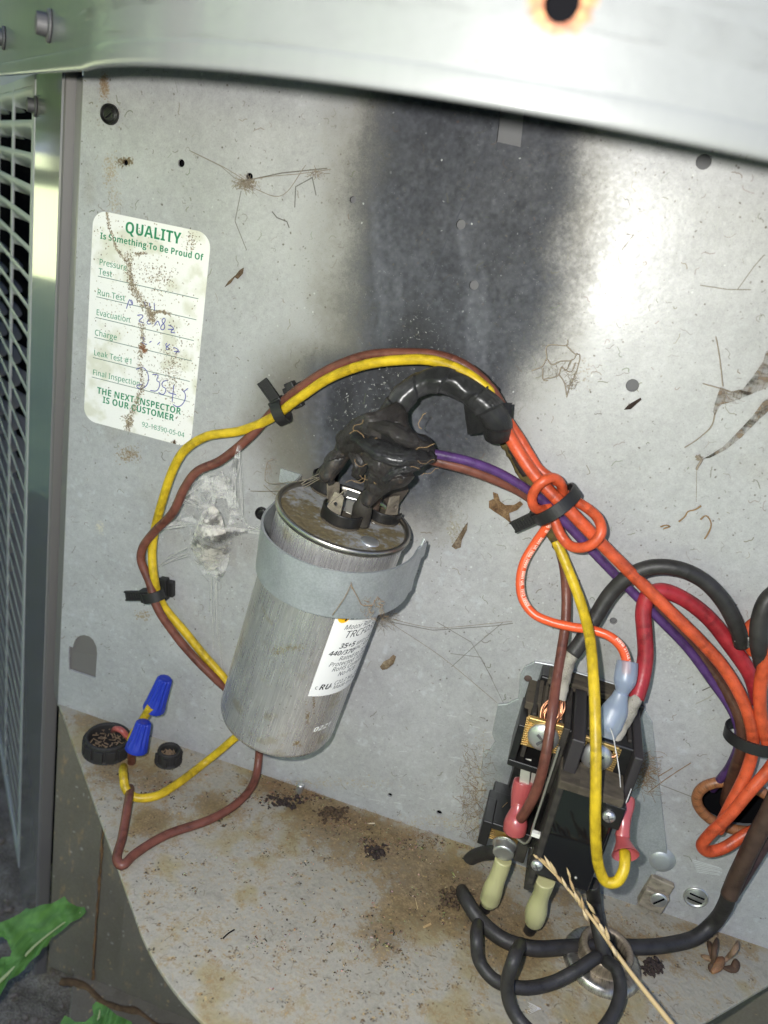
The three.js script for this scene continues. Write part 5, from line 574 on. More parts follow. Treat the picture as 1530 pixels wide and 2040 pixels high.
// ---------------------------------------------------------------- inspection sticker
{
  const A = at(187, 418), x0 = -0.2042, x1 = -0.1508, y1 = -0.0182, y0 = -0.1081, S = 16, w = Math.round((x1 - x0) * 1000 * S), h = Math.round((y1 - y0) * 1000 * S);
  const k = canvas(w, h), q = k.getContext('2d'), lp = (px, py) => { const p = at(px, py, 0.25); return [(p.x - x0) * 1000 * S, (y1 - p.y) * 1000 * S]; };
  q.drawImage(paint(w, h, (i, j, o) => { const d = fbm(i * 0.008, j * 0.008, 4), v = 226 + 8 * (noise(i * 0.4, j * 0.4) - 0.5) - 20 * sstep(0.5, 0.75, d); o[0] = v; o[1] = v - 2; o[2] = v - 8 - 10 * sstep(0.5, 0.75, d); }), 0, 0);
  const text = (t, a, b, bold, col = '#1d7a52') => { const [X, Y] = lp(...a), [X2] = lp(...b); q.font = `${bold ? 'bold ' : ''}100px sans-serif`; const sz = 100 * (X2 - X) / q.measureText(t).width; q.font = `${bold ? 'bold ' : ''}${sz}px sans-serif`; q.fillStyle = col; q.fillText(t, X, Y); };
  const rule = (a, b) => { const [X, Y] = lp(...a), [X2] = lp(...b); q.strokeStyle = '#3d5b50'; q.lineWidth = 4; q.beginPath(); q.moveTo(X, Y); q.lineTo(X2, Y); q.stroke(); };
  text('QUALITY', [248, 463], [360, 483], 1); text('Is Something To Be Proud Of', [199, 475], [404, 520], 1); text('Pressure', [197, 527], [253, 538]); text('Test', [196, 546], [223, 551]); rule([195, 550], [395, 595]);
  text('Run Test', [193, 587], [249, 599]); rule([192, 591], [391, 638]); text('Evacuation', [191, 627], [259, 643]); rule([190, 632], [386, 679]); text('Charge', [188, 667], [233, 678]); rule([188, 672], [382, 720]); text('Leak Test #1', [186, 707], [264, 726]); rule([185, 712], [378, 760]); text('Final Inspection', [184, 746], [279, 769]); rule([183, 751], [374, 799]);
  text('THE NEXT INSPECTOR', [193, 783], [360, 826], 1); text('IS OUR CUSTOMER', [204, 802], [346, 840], 1); text('92-18390-05-04', [282, 849], [367, 871]);
  q.strokeStyle = '#3c3f8e'; q.lineCap = q.lineJoin = 'round'; const pen = (wd, ...ss) => { q.lineWidth = wd; for (const s of ss) { q.beginPath(); const P = s.map(p => lp(...p)); q.moveTo(...P[0]); for (let i = 1; i < P.length - 1; i++) q.quadraticCurveTo(P[i][0], P[i][1], (P[i][0] + P[i + 1][0]) / 2, (P[i][1] + P[i + 1][1]) / 2); q.lineTo(...P[P.length - 1]); q.stroke(); } };
  pen(6, [[252, 614], [256, 600], [259, 596], [262, 604]], [[288, 602], [290, 613]], [[298, 604], [299, 615]], [[307, 604], [308, 618]], [[262, 598], [266, 606], [258, 608]]);
  pen(6, [[274, 628], [284, 626], [285, 632], [274, 640], [286, 643]], [[298, 637], [292, 640], [294, 646], [300, 645]], [[308, 648], [314, 636], [318, 648]], [[326, 634], [320, 638], [330, 650], [324, 659], [318, 652], [330, 640], [328, 634]], [[336, 648], [349, 652], [338, 662], [348, 663]], [[335, 656], [346, 656]]);
  pen(6, [[280, 672], [290, 671], [282, 684], [292, 686]], [[298, 682], [301, 680]], [[314, 686], [318, 682]], [[332, 684], [328, 688], [338, 694], [332, 698], [330, 692], [338, 686]], [[346, 692], [358, 696], [350, 704]], [[347, 700], [358, 701]]);
  pen(6, [[272, 736], [280, 730], [292, 736], [297, 754], [292, 770], [278, 776], [270, 768], [282, 766]], [[304, 746], [318, 745], [310, 758], [320, 762], [314, 780], [300, 778]], [[334, 758], [324, 758], [322, 770], [332, 774], [326, 788], [316, 782]], [[346, 768], [343, 800]], [[336, 782], [350, 786]], [[362, 776], [372, 784], [366, 804], [354, 812], [345, 806]], [[366, 780], [374, 774]]);
  const grit = (pts, sp, n, cols) => { for (let i = 0; i < n; i++) { const a = rnd() * (pts.length - 1), m = a | 0, f = a - m, g = () => (rnd() + rnd() + rnd() - 1.5) * sp, [X, Y] = lp(pts[m][0] + (pts[m + 1][0] - pts[m][0]) * f + g(), pts[m][1] + (pts[m + 1][1] - pts[m][1]) * f + g()); q.fillStyle = cols[rnd() * cols.length | 0]; q.globalAlpha = rr(0.3, 0.95); q.beginPath(); q.ellipse(X, Y, rr(1, 7), rr(1, 5), rnd() * 3, 0, 7); q.fill(); } q.globalAlpha = 1; };
  const dc = ['#6f5f4c', '#8a7a62', '#57493a', '#9c8b70'];
  grit([[212, 418], [218, 455], [232, 495], [250, 520]], 3, 320, dc); grit([[256, 505], [258, 545], [266, 575], [282, 600], [300, 625], [305, 640]], 8, 1100, dc); grit([[300, 625], [318, 620], [340, 625]], 4, 200, dc); grit([[282, 640], [284, 680], [278, 720], [284, 770], [272, 800], [260, 830], [254, 858]], 6, 900, dc); grit([[280, 690], [290, 700]], 6, 160, ['#7a4a2c', '#6b4630']); grit([[268, 508], [290, 504]], 4, 90, dc); grit([[330, 560], [300, 545]], 34, 280, dc); grit([[346, 690], [340, 780]], 22, 360, dc); grit([[250, 850], [262, 838], [245, 832]], 7, 160, dc); grit([[345, 881], [349, 882]], 4, 60, ['#5a3a22', '#2f241b']); grit([[200, 450], [400, 860]], 110, 900, dc); grit([[385, 470], [375, 500]], 14, 100, dc);
  const r = 0.0062, s = new THREE.Shape(), X = x1 - x0, Y = y1 - y0; s.moveTo(r, 0); s.lineTo(X - r, 0); s.absarc(X - r, r, r, -Math.PI / 2, 0); s.lineTo(X, Y - r); s.absarc(X - r, Y - r, r, 0, Math.PI / 2); s.lineTo(r, Y); s.absarc(r, Y - r, r, Math.PI / 2, Math.PI); s.lineTo(0, r); s.absarc(r, r, r, Math.PI, Math.PI * 1.5);
  const g = new THREE.ExtrudeGeometry(s, { depth: 0.00022, bevelEnabled: false, curveSegments: 10 }), u = g.attributes.uv, p = g.attributes.position; for (let i = 0; i < p.count; i++) u.setXY(i, p.getX(i) / X, p.getY(i) / Y);
  solo('inspection_sticker', g.translate(x0, y0, 0.00002), std({ map: tex(k, true), roughness: 0.45 }), 'white inspection sticker with green print and blue handwriting, streaked with dirt', 'sticker');
}
// ---------------------------------------------------------------- silk, cobwebs, scraps
const strand = (pts, r) => sweep(curve(pts), (u, a, s) => r * MM * (0.6 + 0.8 * noise(s * 500 + r * 900, a)), 0.9, 5);
const fluff = (px, py, z, rx, ry, n, len, r, f) => { const g = []; for (let k = 0; k < n; k++) { const gx = (rnd() + rnd() - 1) * rx, gy = (rnd() + rnd() - 1) * ry, a = f ? onF(px + gx, py + gy, z * rnd()) : at(px + gx, py + gy, z * (0.2 + rnd())), q = [a]; let t = rnd() * 6.3, e = rr(-0.5, 0.5); for (let m = 0; m < 4; m++) { t += rr(-0.55, 0.55); q.push(q[m].clone().add(V(Math.cos(t), f ? e * 0.4 : Math.sin(t), f ? Math.sin(t) : e * 0.5).multiplyScalar(len * rr(0.1, 0.3) * MM))); } g.push(strand(q, rr(0.18, 0.42) * r)); } return g; };
const sheet = (outl, z, amp, holes = []) => { const sh = new THREE.Shape(outl.map(p => new THREE.Vector2(p[0], p[1]))); for (const [hx, hy, rx, ry, t] of holes) sh.holes.push(new THREE.Path(Array.from({ length: 22 }, (_, i) => { const a = -i / 22 * 6.2832; return new THREE.Vector2(hx + rx * Math.cos(a) * Math.cos(t) - ry * Math.sin(a) * Math.sin(t), hy + rx * Math.cos(a) * Math.sin(t) + ry * Math.sin(a) * Math.cos(t)); }))); let g = new TessellateModifier(5, 6).modify(new THREE.ShapeGeometry(sh)); const p = g.attributes.position, uv = new Float32Array(p.count * 2); for (let i = 0; i < p.count; i++) { const X = p.getX(i), Y = p.getY(i); const q = at(X, Y, z(X, Y) + amp * (noise(X * 0.06, Y * 0.06) - 0.5) * 2); uv.set([q.x * 30, q.y * 30], i * 2); p.setXYZ(i, q.x, q.y, q.z); } g.setAttribute('uv', new THREE.BufferAttribute(uv, 2)); g = mergeVertices(clean(g), 1e-7); g.computeVertexNormals(); return g; };
const web = (col, lo, hi, sc) => { const c = canvas(256, 256), x = c.getContext('2d'), a = canvas(256, 256), y = a.getContext('2d'); x.drawImage(paint(256, 256, (i, j, o) => { const d = sstep(0.5, 0.72, fbm(i * 0.03, j * 0.03, 4)); for (let k = 0; k < 3; k++) o[k] = col[k] * (1 - 0.5 * d); }), 0, 0); y.drawImage(paint(256, 256, (i, j, o) => { o[0] = o[1] = o[2] = 255 * clamp(lo + (hi - lo) * sstep(0.35, 0.7, fbm(i * sc, j * sc * 2.2, 4)) + 0.25 * (noise(i * 0.5, j * 0.06) - 0.5)); }), 0, 0); const t = tex(c, true), m = tex(a); for (const e of [t, m]) { e.wrapS = e.wrapT = THREE.RepeatWrapping; } return std({ map: t, alphaMap: m, transparent: true, roughness: 1, side: THREE.DoubleSide }); };
{
  const t = thing('spider_silk', 'white silk cocoon stretched from the brown wire left of the capacitor', 'spider web', at(420, 1050, 10));
  const zz = (x, y) => 12 - 7 * clamp((y - 960) / 160) + 5 * Math.exp(-(((x - 415) / 40) ** 2) - ((y - 1075) / 45) ** 2);
  part(t, 'web_sheet', sheet([[352, 1000], [372, 968], [402, 950], [436, 938], [452, 945], [462, 925], [474, 885], [482, 890], [474, 930], [470, 985], [480, 1020], [492, 1046], [520, 1056], [516, 1064], [484, 1062], [462, 1072], [458, 1110], [449, 1140], [436, 1160], [428, 1150], [416, 1142], [404, 1146], [384, 1118], [368, 1098], [372, 1084], [380, 1060], [374, 1052], [344, 1052], [334, 1046], [346, 1038], [382, 1028], [392, 1006]], zz, 0.8, [[443, 1018, 15, 32, -0.15], [386, 1006, 9, 15, 0.5], [448, 962, 14, 9, 0.3]]), web([222, 220, 216], 0.06, 0.5, 0.02));
  const zc = (k, q) => (x, y) => zz(x, y) + k + q * Math.exp(-(((x - 418) / 34) ** 2) - ((y - 1076) / 50) ** 2);
  part(t, 'web_sheet', sheet([[358, 996], [384, 972], [410, 958], [440, 944], [458, 950], [468, 990], [476, 1026], [500, 1050], [480, 1066], [460, 1084], [456, 1116], [442, 1150], [426, 1144], [408, 1140], [388, 1116], [376, 1092], [384, 1064], [398, 1034], [392, 1006]], zc(1, 4), 1.4, [[444, 1020, 13, 28, -0.15]]), web([214, 210, 205], 0.02, 0.55, 0.03));
  part(t, 'cocoon', sheet([[394, 1044], [404, 1020], [424, 1006], [440, 1022], [450, 1060], [452, 1096], [440, 1126], [424, 1136], [412, 1138], [394, 1116], [380, 1092], [386, 1066]], zc(2, 6), 1.6), web([200, 194, 184], 0.2, 0.95, 0.035), 'denser silk specked with dirt');
  const inWeb = () => { for (;;) { const x = rr(350, 500), y = rr(930, 1150); if (inside([[352, 1000], [402, 950], [462, 925], [480, 1020], [500, 1056], [458, 1110], [436, 1155], [384, 1118], [368, 1090], [346, 1045]], x, y) > 0) return [x, y]; } }, fz = [];
  for (let k = 0; k < 300; k++) { const [x, y] = inWeb(), L = rr(8, 34), q = rnd() * 6.3, z = zz(x, y) + rr(-1, 5), A = at(x, y, z), B = at(x + L * Math.cos(q), y + L * Math.sin(q), z + rr(-2, 1)); fz.push(strand([A, A.clone().lerp(B, 0.5).add(V(rr(-1, 1), rr(-1, 1), rr(-0.5, 1)).multiplyScalar(0.9 * MM)), B], rr(0.012, 0.03))); }
  part(t, 'silk_fuzz', merge(fz), M.silk).userData.kind = 'stuff';
  const g = []; for (const [a, b, m] of [[[470, 890, 11], [466, 1010, 9], [0, 0]], [[474, 890, 11], [480, 1030, 8]], [[478, 888, 11], [470, 960, 9]], [[350, 1002, 13], [404, 960, 12]], [[330, 1048, 12], [384, 1042, 14]], [[324, 1052, 12], [372, 1050, 14]], [[318, 1128, 2], [374, 1104, 12]], [[318, 1128, 2], [368, 1098, 12]], [[420, 1150, 8], [424, 1240, 1]], [[430, 1160, 8], [428, 1290, 1]], [[434, 1160, 6], [444, 1330, 2]], [[448, 1110, 6], [430, 1165, 1]], [[486, 1046, 6], [534, 1062, 12]], [[484, 1056, 6], [530, 1046, 8]], [[440, 940, 12], [462, 1010, 9]], [[392, 1006, 12], [360, 990, 13]], [[400, 1010, 12], [352, 996, 13]], [[372, 1092, 12], [340, 1112, 2]]]) for (let k = 0; k < 3; k++) { const A = at(a[0] + rr(-3, 3), a[1] + rr(-3, 3), a[2]), B = at(b[0] + rr(-7, 7), b[1] + rr(-7, 7), b[2]); g.push(strand([A, A.clone().lerp(B, 0.5).add(V(rr(-1, 1) * MM, rr(-1, 1) * MM, 0)), B], rr(0.03, 0.11))); }
  part(t, 'silk_threads', merge(g), M.silk).userData.kind = 'stuff'; part(t, 'dirt_specks', merge(fluff(424, 1100, 16, 34, 50, 60, 2.5, 0.16)), M.web).userData.kind = 'stuff';
  const s2 = thing('spider_silk', 'small white web between the black and red wires at the right edge', 'spider web', at(1490, 1283, 12)); part(s2, 'web_sheet', sheet([[1462, 1277], [1484, 1274], [1498, 1266], [1502, 1256], [1505, 1300], [1496, 1292], [1480, 1286]], () => 13, 0.5), web([215, 212, 206], 0.4, 0.9, 0.03));
}
function cobweb(label, lines, r, extra = [], name = 'dusty_cobweb', mat = M.web, cat = 'cobweb') { const g = lines.map(l => strand(l.map(p => at(p[0] + rr(-1.5, 1.5), p[1] + rr(-1.5, 1.5), p[2] ?? rr(0.4, 1.6))), (l[0][3] || 1) * r)); return solo(name, merge([...g, ...extra]), mat, label, cat); }
const webM = web([120, 104, 88], 0.3, 0.9, 0.03);
cobweb('tangled brown cobweb hanging on the bright panel right of the soot', [[[1060, 738], [1082, 730], [1088, 716], [1098, 728], [1116, 720], [1140, 718], [1150, 704]], [[1088, 716], [1090, 690], [1130, 688], [1132, 678]], [[1130, 690], [1148, 704], [1154, 706], [1148, 740], [1136, 770], [1130, 790]], [[1082, 755], [1112, 746], [1118, 730], [1126, 740], [1140, 716]], [[1112, 746], [1124, 762], [1130, 786]], [[1118, 732], [1136, 740], [1146, 722]], [[1082, 732], [1082, 756], [1092, 757]]], 0.22, [...fluff(1138, 760, 2, 9, 26, 40, 3, 0.2), ...fluff(1110, 732, 2, 26, 18, 26, 3, 0.16)]);
{ const t = thing('dusty_cobweb', 'large grey dust laden cobweb reaching in from the right edge above', 'cobweb', at(1480, 790, 3)); part(t, 'web_sheet', sheet([[1545, 690], [1526, 700], [1520, 720], [1500, 750], [1480, 775], [1455, 780], [1436, 770], [1428, 790], [1420, 820], [1424, 828], [1436, 806], [1460, 800], [1490, 788], [1520, 776], [1545, 765]], () => 2.5, 1), webM); part(t, 'threads', merge([...fluff(1450, 790, 3, 26, 22, 16, 4, 0.16), ...[[[1425, 822], [1418, 848], [1396, 870], [1364, 892]], [[1440, 770], [1432, 700], [1426, 670]], [[1455, 780], [1400, 764]]].map(l => strand(l.map(p => at(p[0], p[1], 1.5)), 0.22))]), M.web).userData.kind = 'stuff'; }
{ const t = thing('dusty_cobweb', 'long grey cobweb rope at the right edge, ending in a dark knot', 'cobweb', at(1460, 860, 2)); part(t, 'web_sheet', sheet([[1545, 782], [1520, 800], [1498, 830], [1470, 860], [1440, 890], [1412, 908], [1400, 914], [1414, 912], [1446, 896], [1476, 872], [1506, 842], [1545, 806]], () => 2.2, 1), webM); part(t, 'knot', merge([...fluff(1392, 912, 3, 5, 4, 60, 1.2, 0.5), strand([[1400, 914], [1390, 930], [1388, 936]].map(p => at(p[0], p[1], 1.2)), 0.5), strand([[1388, 936], [1387, 1000]].map(p => at(p[0], p[1], 0.6)), 0.08)]), M.web).userData.kind = 'stuff'; }
cobweb('thin cobweb with clumps on the panel above left of the soot', [[[470, 358], [495, 358], [540, 352], [600, 346], [640, 340], [658, 336]], [[495, 372], [560, 390], [610, 330]], [[490, 360], [440, 330], [380, 302]]], 0.12, [...fluff(488, 368, 2, 24, 14, 60, 3.4, 0.22), ...fluff(625, 346, 1.4, 24, 8, 34, 2.6, 0.2)]);
cobweb('dusty web strands trailing from the capacitor lid to the panel at left', [[[640, 948, 34], [600, 968, 20], [560, 976, 10], [520, 980, 4], [498, 978, 1]], [[640, 952, 34], [596, 974, 20], [550, 985, 6], [524, 968, 1]], [[632, 950, 34], [580, 960, 16], [530, 958, 1], [535, 920, 1], [545, 915, 1]], [[645, 940, 35], [610, 958, 22], [566, 990, 22]], [[690, 975, 44], [650, 1010, 40], [636, 1040, 36]]], 0.17, [...fluff(590, 972, 16, 56, 10, 110, 5, 0.16), ...fluff(537, 930, 1.5, 12, 18, 30, 3, 0.2)]);
cobweb('brown fluff caught under the right end of the capacitor strap', [[[770, 1232, 6], [860, 1250, 1], [900, 1250, 1], [1020, 1238, 1]], [[770, 1236, 6], [880, 1310, 1], [990, 1400, 1]]], 0.1, fluff(760, 1230, 12, 34, 22, 170, 4.5, 0.16));
cobweb('forked strand of dry web on the front of the capacitor strap', [[[700, 1166, 66], [690, 1185, 66], [672, 1210, 66], [662, 1225, 65]], [[700, 1166, 66], [712, 1190, 66], [722, 1206, 65], [745, 1205, 64]], [[699, 1160, 66], [701, 1172, 66]]], 0.13, [...fluff(700, 1165, 66.5, 8, 8, 24, 2.4, 0.18).slice(0, 0), ...[...Array(60)].map(() => { const a = at(rr(725, 765), rr(1190, 1235), rr(60, 65)), b = a.clone().add(V(rr(-2, 2), rr(-2, 2), rr(-1, 1)).multiplyScalar(MM)); return strand([a, a.clone().lerp(b, 0.5).add(V(rr(-0.6, 0.6) * MM, rr(-0.6, 0.6) * MM, 0)), b], rr(0.03, 0.09)); })], 'dusty_cobweb', M.straw2);
cobweb('straw coloured fluff on the panel at the right of the contactor', [[[1290, 1580], [1330, 1550], [1375, 1520]], [[1285, 1600], [1300, 1560], [1340, 1530]]], 0.16, fluff(1285, 1540, 7, 22, 48, 150, 6, 0.2), 'dry_fluff', M.straw2, 'debris');
cobweb('brown matted fluff on the panel at the left of the contactor', [[[985, 1610, 30], [960, 1640, 20], [930, 1660, 4]], [[1010, 1600, 32], [975, 1625, 20], [950, 1600, 2]]], 0.12, fluff(945, 1590, 5, 40, 110, 260, 5, 0.17), 'dry_fluff', M.straw2, 'debris');
cobweb('grey white threads across the right side of the contactor', [[[1222, 1470, 42], [1230, 1520, 48], [1236, 1570, 48], [1236, 1600, 48]], [[1258, 1570, 46], [1248, 1595, 48], [1238, 1618, 50]], [[1215, 1450, 42], [1222, 1472, 42], [1228, 1500, 46]]], 0.18, [...Array(40)].map(() => { const a = at(1240 + rr(-8, 8), 1612 + rr(-14, 14), 48), b = at(1238, 1612, 49); return strand([a, a.clone().lerp(b, 0.5).add(V(rr(-0.5, 0.5) * MM, 0, 0)), b], 0.07); }), 'dusty_cobweb', M.silk);
const fleck = tex(paint(256, 256, (i, j, o) => { const n = fbm(i * 0.06, j * 0.06, 4), m = noise(i * 0.4, j * 0.4); o[0] = 255 * (0.5 + 0.5 * n + 0.25 * (m - 0.5)); o[1] = 255 * (0.42 + 0.55 * n + 0.25 * (m - 0.5)); o[2] = 255 * (0.34 + 0.6 * n + 0.2 * (m - 0.5)); }), true); fleck.wrapS = fleck.wrapT = THREE.RepeatWrapping;
{ // scraps of dead leaf
  const scrap = (label, pts, z, amp, col, name = 'dead_leaf_scrap') => { const g = sheet(pts, () => z, amp); const b = g.clone(), p = b.attributes.position, n = g.attributes.normal; for (let i = 0; i < p.count; i++) p.setXYZ(i, p.getX(i) - n.getX(i) * 0.0004, p.getY(i) - n.getY(i) * 0.0004, p.getZ(i) - n.getZ(i) * 0.0004); return solo(name, merge([g, b]), std({ color: C(...col), roughness: 0.95, map: fleck, side: THREE.DoubleSide }), label, 'leaf'); };
  scrap('brown scrap of dead leaf on the panel left of the orange knot', [[982, 980], [992, 984], [996, 998], [1006, 1006], [1024, 1006], [1036, 998], [1042, 1004], [1030, 1016], [1014, 1022], [1018, 1042], [1006, 1032], [990, 1022], [974, 1012], [974, 998], [984, 994]], 1.8, 1, [0.27, 0.19, 0.11]);
  scrap('small dark seed stuck on the panel below the round hole', [[1243, 816], [1252, 806], [1266, 798], [1276, 792], [1278, 796], [1264, 808], [1256, 815]], 0.9, 0.3, [0.06, 0.045, 0.04], 'dry_seed');
  scrap('pale curled bud scale on the panel right of the capacitor label', [[757, 1328], [764, 1318], [776, 1312], [784, 1304], [789, 1308], [784, 1322], [772, 1332], [762, 1334]], 2, 0.8, [0.36, 0.32, 0.24], 'dry_bud');
  scrap('brown twig lying flat on the panel right of the sticker', [[448, 572], [456, 560], [470, 548], [478, 538], [486, 533], [484, 545], [474, 556], [468, 552], [460, 564]], 0.9, 0.2, [0.16, 0.12, 0.08], 'twig');
  scrap('grey curl of web dust on the panel below the lid', [[900, 1088], [912, 1070], [924, 1050], [932, 1040], [930, 1056], [920, 1076], [918, 1090], [908, 1094]], 1.2, 0.5, [0.28, 0.25, 0.2], 'dust_curl');
  cobweb('curled brown tendril on the panel right of the orange knot', [[[1396, 1036], [1404, 1026], [1412, 1030], [1416, 1048], [1408, 1070], [1404, 1074]], [[1352, 1040], [1364, 1030], [1370, 1018], [1384, 1014], [1396, 1008]], [[1316, 1050], [1326, 1046], [1336, 1050], [1322, 1052]]], 0.3, [], 'plant_tendril', M.straw2, 'debris');
}
{ // dead leaf cluster on the shelf
  const t = thing('dead_leaf_cluster', 'curled dark brown dead leaf on the shelf at lower right', 'leaf', onF(1438, 1905)), m = std({ color: C(0.1, 0.055, 0.03), roughness: 0.8, map: grime, side: THREE.DoubleSide }), m2 = std({ color: C(0.3, 0.2, 0.13), roughness: 0.8, map: grime, side: THREE.DoubleSide });
  [[[1398, 1904, 1], [1418, 1912, 2]], [[1412, 1876, 6], [1424, 1920, 2]], [[1428, 1870, 8], [1422, 1924, 2]], [[1470, 1876, 8], [1450, 1908, 2]], [[1466, 1912, 1], [1462, 1930, 1]], [[1416, 1935, 1], [1424, 1920, 3]]].forEach(([a, b], k) => part(t, 'curled_leaf', sweep(curve([onF(...a), onF((a[0] + b[0]) / 2 + rr(-5, 5), (a[1] + b[1]) / 2, a[2] + 1.5), onF(...b), onF(1432, 1926, 2.5)]), (u, q) => MM * (1.5 * Math.sin(Math.min(1, u + 0.12) * 3) * (0.55 + 0.5 * Math.abs(Math.cos(q))) + 0.15), 0.7, 10), k % 3 === 0 ? m2 : m));
  part(t, 'bud', sweep(curve([onF(1418, 1938, 2), onF(1430, 1922, 3.5), onF(1440, 1908, 4)]), u => MM * 2.3 * Math.sin(0.3 + u * 2.5), 0.5, 10), std({ color: C(0.28, 0.14, 0.065), roughness: 0.7, map: grime }));
}
{ // litter on the shelf
  const N = 9000, base = new THREE.BoxGeometry(1, 1, 1), p0 = base.attributes.position; for (let i = 0; i < p0.count; i++) p0.setXYZ(i, p0.getX(i) * (p0.getY(i) > 0 ? 0.6 : 1), p0.getY(i), p0.getZ(i) * (p0.getX(i) > 0 ? 0.5 : 1));
  const im = shade(new THREE.InstancedMesh(base, std({ color: C(1, 1, 1), roughness: 1 }), N)); im.name = 'shelf_litter'; const pos = onF(700, 1750); im.position.copy(pos);
  const spots = [[610, 1588, 70, 16, 900], [700, 1640, 90, 34, 900], [750, 1690, 34, 18, 420], [560, 1560, 50, 16, 260], [880, 1770, 90, 70, 700], [830, 1690, 80, 26, 300], [760, 1860, 60, 40, 220], [210, 1500, 66, 50, 300], [320, 1560, 60, 40, 240], [600, 1760, 330, 200, 1300], [700, 1900, 340, 130, 700], [540, 1590, 120, 14, 900], [860, 1680, 130, 14, 800], [1000, 1850, 120, 60, 420], [1270, 1890, 160, 70, 160], [430, 1640, 50, 14, 60]];
  const cols = [[0.05, 0.035, 0.02], [0.12, 0.08, 0.045], [0.2, 0.14, 0.075], [0.03, 0.025, 0.02], [0.32, 0.24, 0.14], [0.42, 0.35, 0.24]], d = new THREE.Object3D(); let n = 0;
  for (const [x, y, rx, ry, k] of spots) for (let i = 0, hx = x, hy = y, hr = 8, left = 0; i < k && n < N; i++) { const g = () => (rnd() + rnd() + rnd() - 1.5) / 1.1; if (left-- <= 0) { hx = x + g() * rx; hy = y + g() * ry; hr = rr(2, 15); left = rr(3, 34); } const lone = rnd() < 0.28, q = lone ? onF(x + g() * rx, y + g() * ry, 0) : onF(hx + g() * hr, hy + g() * hr * 0.7, 0); if (q.z < 0.001 || q.z - q.x > 0.2 || Math.hypot(q.x - FLC.x, q.z - FLC.z) > 0.121 && q.z > 0.09) continue; const big = rnd() < 0.035, L = big ? rr(1.6, 4.5) : rr(0.35, 1.7), h = rr(0.15, 0.6); d.position.copy(q).sub(pos).add(V(0, (h * 0.4 + rr(0, i < k * 0.3 && rx < 80 ? 1.1 : 0.15)) * MM, 0)); d.rotation.set(rr(-0.5, 0.5), rnd() * 6.3, rr(-0.5, 0.5)); d.scale.set(L * MM, h * MM, rr(0.15, big ? 0.6 : 0.7) * MM); d.updateMatrix(); im.setMatrixAt(n, d.matrix); const c = cols[Math.min(5, rnd() * (x === 600 || y === 1900 ? 6 : 5.15) | 0)]; im.setColorAt(n, C(c[0] * rr(0.7, 1.3), c[1] * rr(0.7, 1.3), c[2] * rr(0.7, 1.3))); n++; }
  im.count = n; scene.add(im); tag(im, 'loose brown and black litter strewn over the dusty shelf', 'debris', null, 'stuff');
  const f = []; for (const [x, y, rx, ry, k] of [[600, 1578, 90, 16, 420], [690, 1630, 100, 26, 420], [750, 1690, 26, 18, 120], [840, 1665, 90, 14, 220], [540, 1560, 50, 12, 160], [1000, 1830, 120, 70, 60], [650, 1850, 240, 140, 60], [240, 1560, 80, 60, 50], [470, 1610, 20, 16, 40], [800, 1640, 140, 14, 60]]) f.push(...fluff(x, y, 1.6, rx, ry, k, 5, 0.13, 1)); const sf = solo('shelf_fibres', merge(f), M.straw2, 'fine dry fibres matted on the shelf along the panel', 'debris', null, 'stuff');
  const cl = (label, px, py, w, h, col = [0.045, 0.032, 0.028]) => { const g = []; for (let k = 0; k < 90; k++) { const q = onF(px + (rnd() + rnd() - 1) * w, py + (rnd() + rnd() - 1) * h, rr(0.3, 2.2)); g.push(new THREE.TetrahedronGeometry(rr(0.4, 1.5) * MM, 1).applyMatrix4(new THREE.Matrix4().makeScale(rr(0.6, 1.6), 0.5, rr(0.5, 1))).rotateY(rnd() * 6).rotateX(rr(-0.6, 0.6)).translate(q.x, q.y, q.z)); } solo('dirt_clump', merge(g), std({ color: C(...col), roughness: 1, map: grime }), label, 'dirt'); };
  cl('dark clump of dirt on the shelf below the steel stud', 752, 1698, 24, 20); cl('loose brown dirt heaped on the shelf right of the steel stud', 660, 1622, 44, 18, [0.09, 0.06, 0.035]); cl('brown crumbs of dirt in front of the left pale connector', 905, 1790, 40, 26, [0.1, 0.068, 0.04]); cl('small dark crumbs at the shelf edge beside the dead leaf cluster', 1300, 1925, 24, 20); cl('dark crumbs of dirt along the shelf edge left of the steel stud', 565, 1598, 50, 16);
  const chip = (label, a, b, w, col) => solo('plant_chip', plate([onF(a[0], a[1], 0.4), onF(b[0], b[1], 0.6), onF(b[0] + w * 0.4, b[1] + w, 0.6), onF(a[0] + w * 0.4, a[1] + w, 0.4)], 0.35), std({ color: C(...col), roughness: 0.8 }), label, 'debris');
  chip('pale straw chip on the shelf at the foot of the panel', [732, 1640], [746, 1639], 2, [0.6, 0.52, 0.36]); chip('upright pale straw chip on the shelf among brown dirt', [826, 1787], [831, 1807], 4, [0.55, 0.42, 0.22]); chip('tan husk on the shelf in front of the brown dirt', [842, 1846], [858, 1838], 4, [0.4, 0.27, 0.12]);
  solo('black_sliver', sweep(curve([onF(444, 1870, 0.6), onF(454, 1860, 1), onF(467, 1852, 0.6)]), 0.28, 0.6, 6), M.dark, 'thin black sliver lying on the front of the shelf', 'debris');
  solo('tuft_seed', merge([...Array(9)].map((_, k) => strand([onF(1078, 2010, 0.6), onF(1068, 2004 + k * 1.2, 1.6), onF(1052 + rr(-3, 3), 1996 + k * 3, 0.8)], 0.06))), M.silk, 'small pale feathery seed on the shelf beside the looped black wire', 'seed');
}
